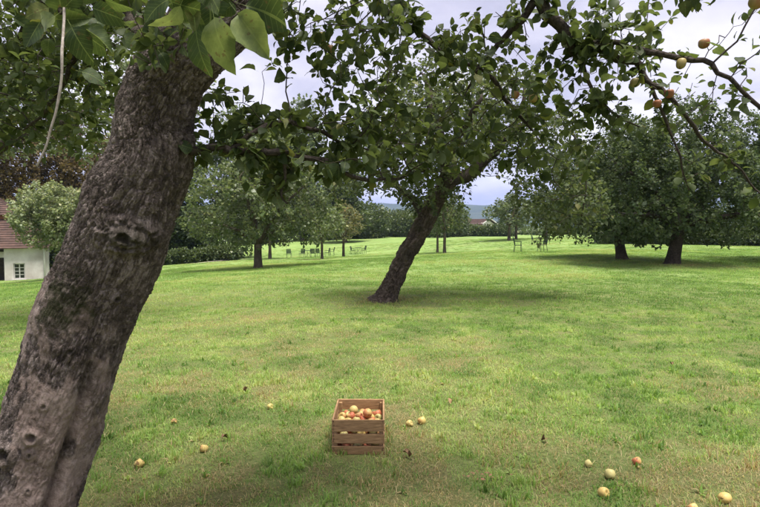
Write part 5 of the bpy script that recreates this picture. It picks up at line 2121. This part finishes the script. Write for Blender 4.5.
round_tree('round silvery leaved tree in front of the white house roof', 70, 280, 36.0, (.13, 1.5),
           [(-.9, 0, 4.1, 3.0, 2.5, 2.3, 1.0), (1.2, .3, 4.0, 2.2, 2.0, 2.1, .5)], 1500, 54, M['leaf_willow'], .14, None, 'silver_tree', 'bark_far', 12.0, .22, 160, low=1.7)
cb = round_tree('tall dark brown leaved tree rising behind the white house', 20, 262, 56.0, (.5, 2.5),
                [(0, 0, 9.5, 6.0, 5.0, 8.5, 1.0), (0, 0, 4.5, 6.2, 5.0, 3.8, .4)], 2000, 55, M['leaf_brown'], .24, 'dark brown leaved trees behind the house', 'beech_tree', 'bark_far', 19.0, .46, 0, low=.8, spread=.5, gap=.3)
copy_tree(cb, np.append(P(96, 262, 58)[:2], gz(P(96, 262, 58)[0], 58)), R(120), .95, 'dark brown leaved tree partly hidden by the silvery tree and near trunk')
copy_tree(cb, np.append(P(-60, 262, 52)[:2], gz(P(-60, 262, 52)[0], 52)), R(220), 1.0, 'dark brown leaved tree at the very left edge behind the house')

GT = 'tall trees behind the left lawn'
tt = round_tree('tall grey green tree just right of the near trunk, behind the spreading apple tree', 236, 258, 60.0, (.3, 3.0),
                [(0, 0, 10.0, 3.0, 3.0, 6.8, 1.0), (.6, 0, 5.5, 3.4, 3.2, 4.0, .5)], 1700, 56, M['leaf_tall'], .30, GT, 'tall_tree', 'bark_far', 13, .42, 0, low=1.0, spread=.42, gap=.3)
copy_tree(tt, np.append(P(303, 258, 96)[:2], gz(P(303, 258, 96)[0], 96)), R(70), 1.5, 'tall grey green tree farther right, its top against the sky')
copy_tree(tt, np.append(P(270, 258, 94)[:2], gz(P(270, 258, 94)[0], 94)), R(170), (1.6, 1.6, 1.25), 'tall grey green tree between the two other tall ones, lower topped')
copy_tree(tt, np.append(P(176, 258, 58)[:2], gz(P(176, 258, 58)[0], 58)), R(270), (1.1, 1.1, .9), 'tall tree mostly hidden behind the near trunk', None, {'crown': M['leaf_wood']})
copy_tree(tt, np.append(P(345, 258, 84)[:2], gz(P(345, 258, 84)[0], 84)), R(20), (1.2, 1.2, .72), 'lower rounded tree at the left end of the far wood', None, {'crown': M['leaf_wood']})

# neighbour standing just outside the left edge, its boughs reaching in at the top
round_tree('apple tree outside the left edge, only its sunlit boughs reaching in at the top', -120, 330, 9.5, (.2, 2.1),
           [(2.6, .6, 4.3, 3.2, 2.4, 1.35, 1.0), (0, 0, 3.8, 2.6, 2.6, 1.4, .6)], 1600, 58, M['leaf_left'], .08, None, 'apple_tree', 'bark_dark', 7.0, .16, 40, low=2.85, kind='low', frac=.9, gap=.3)

furniture()
fgr, fgb, fgs = fg_tree()
hanging_apples(fgr, fgb, fgs)
crate()
ground_apples()
litter()
haze()
tri = 0
for me in bpy.data.meshes:
    tri += sum(len(p.vertices) - 2 for p in me.polygons) if len(me.polygons) < 2000 else len(me.loops) - 2 * len(me.polygons)
print('triangles', tri)
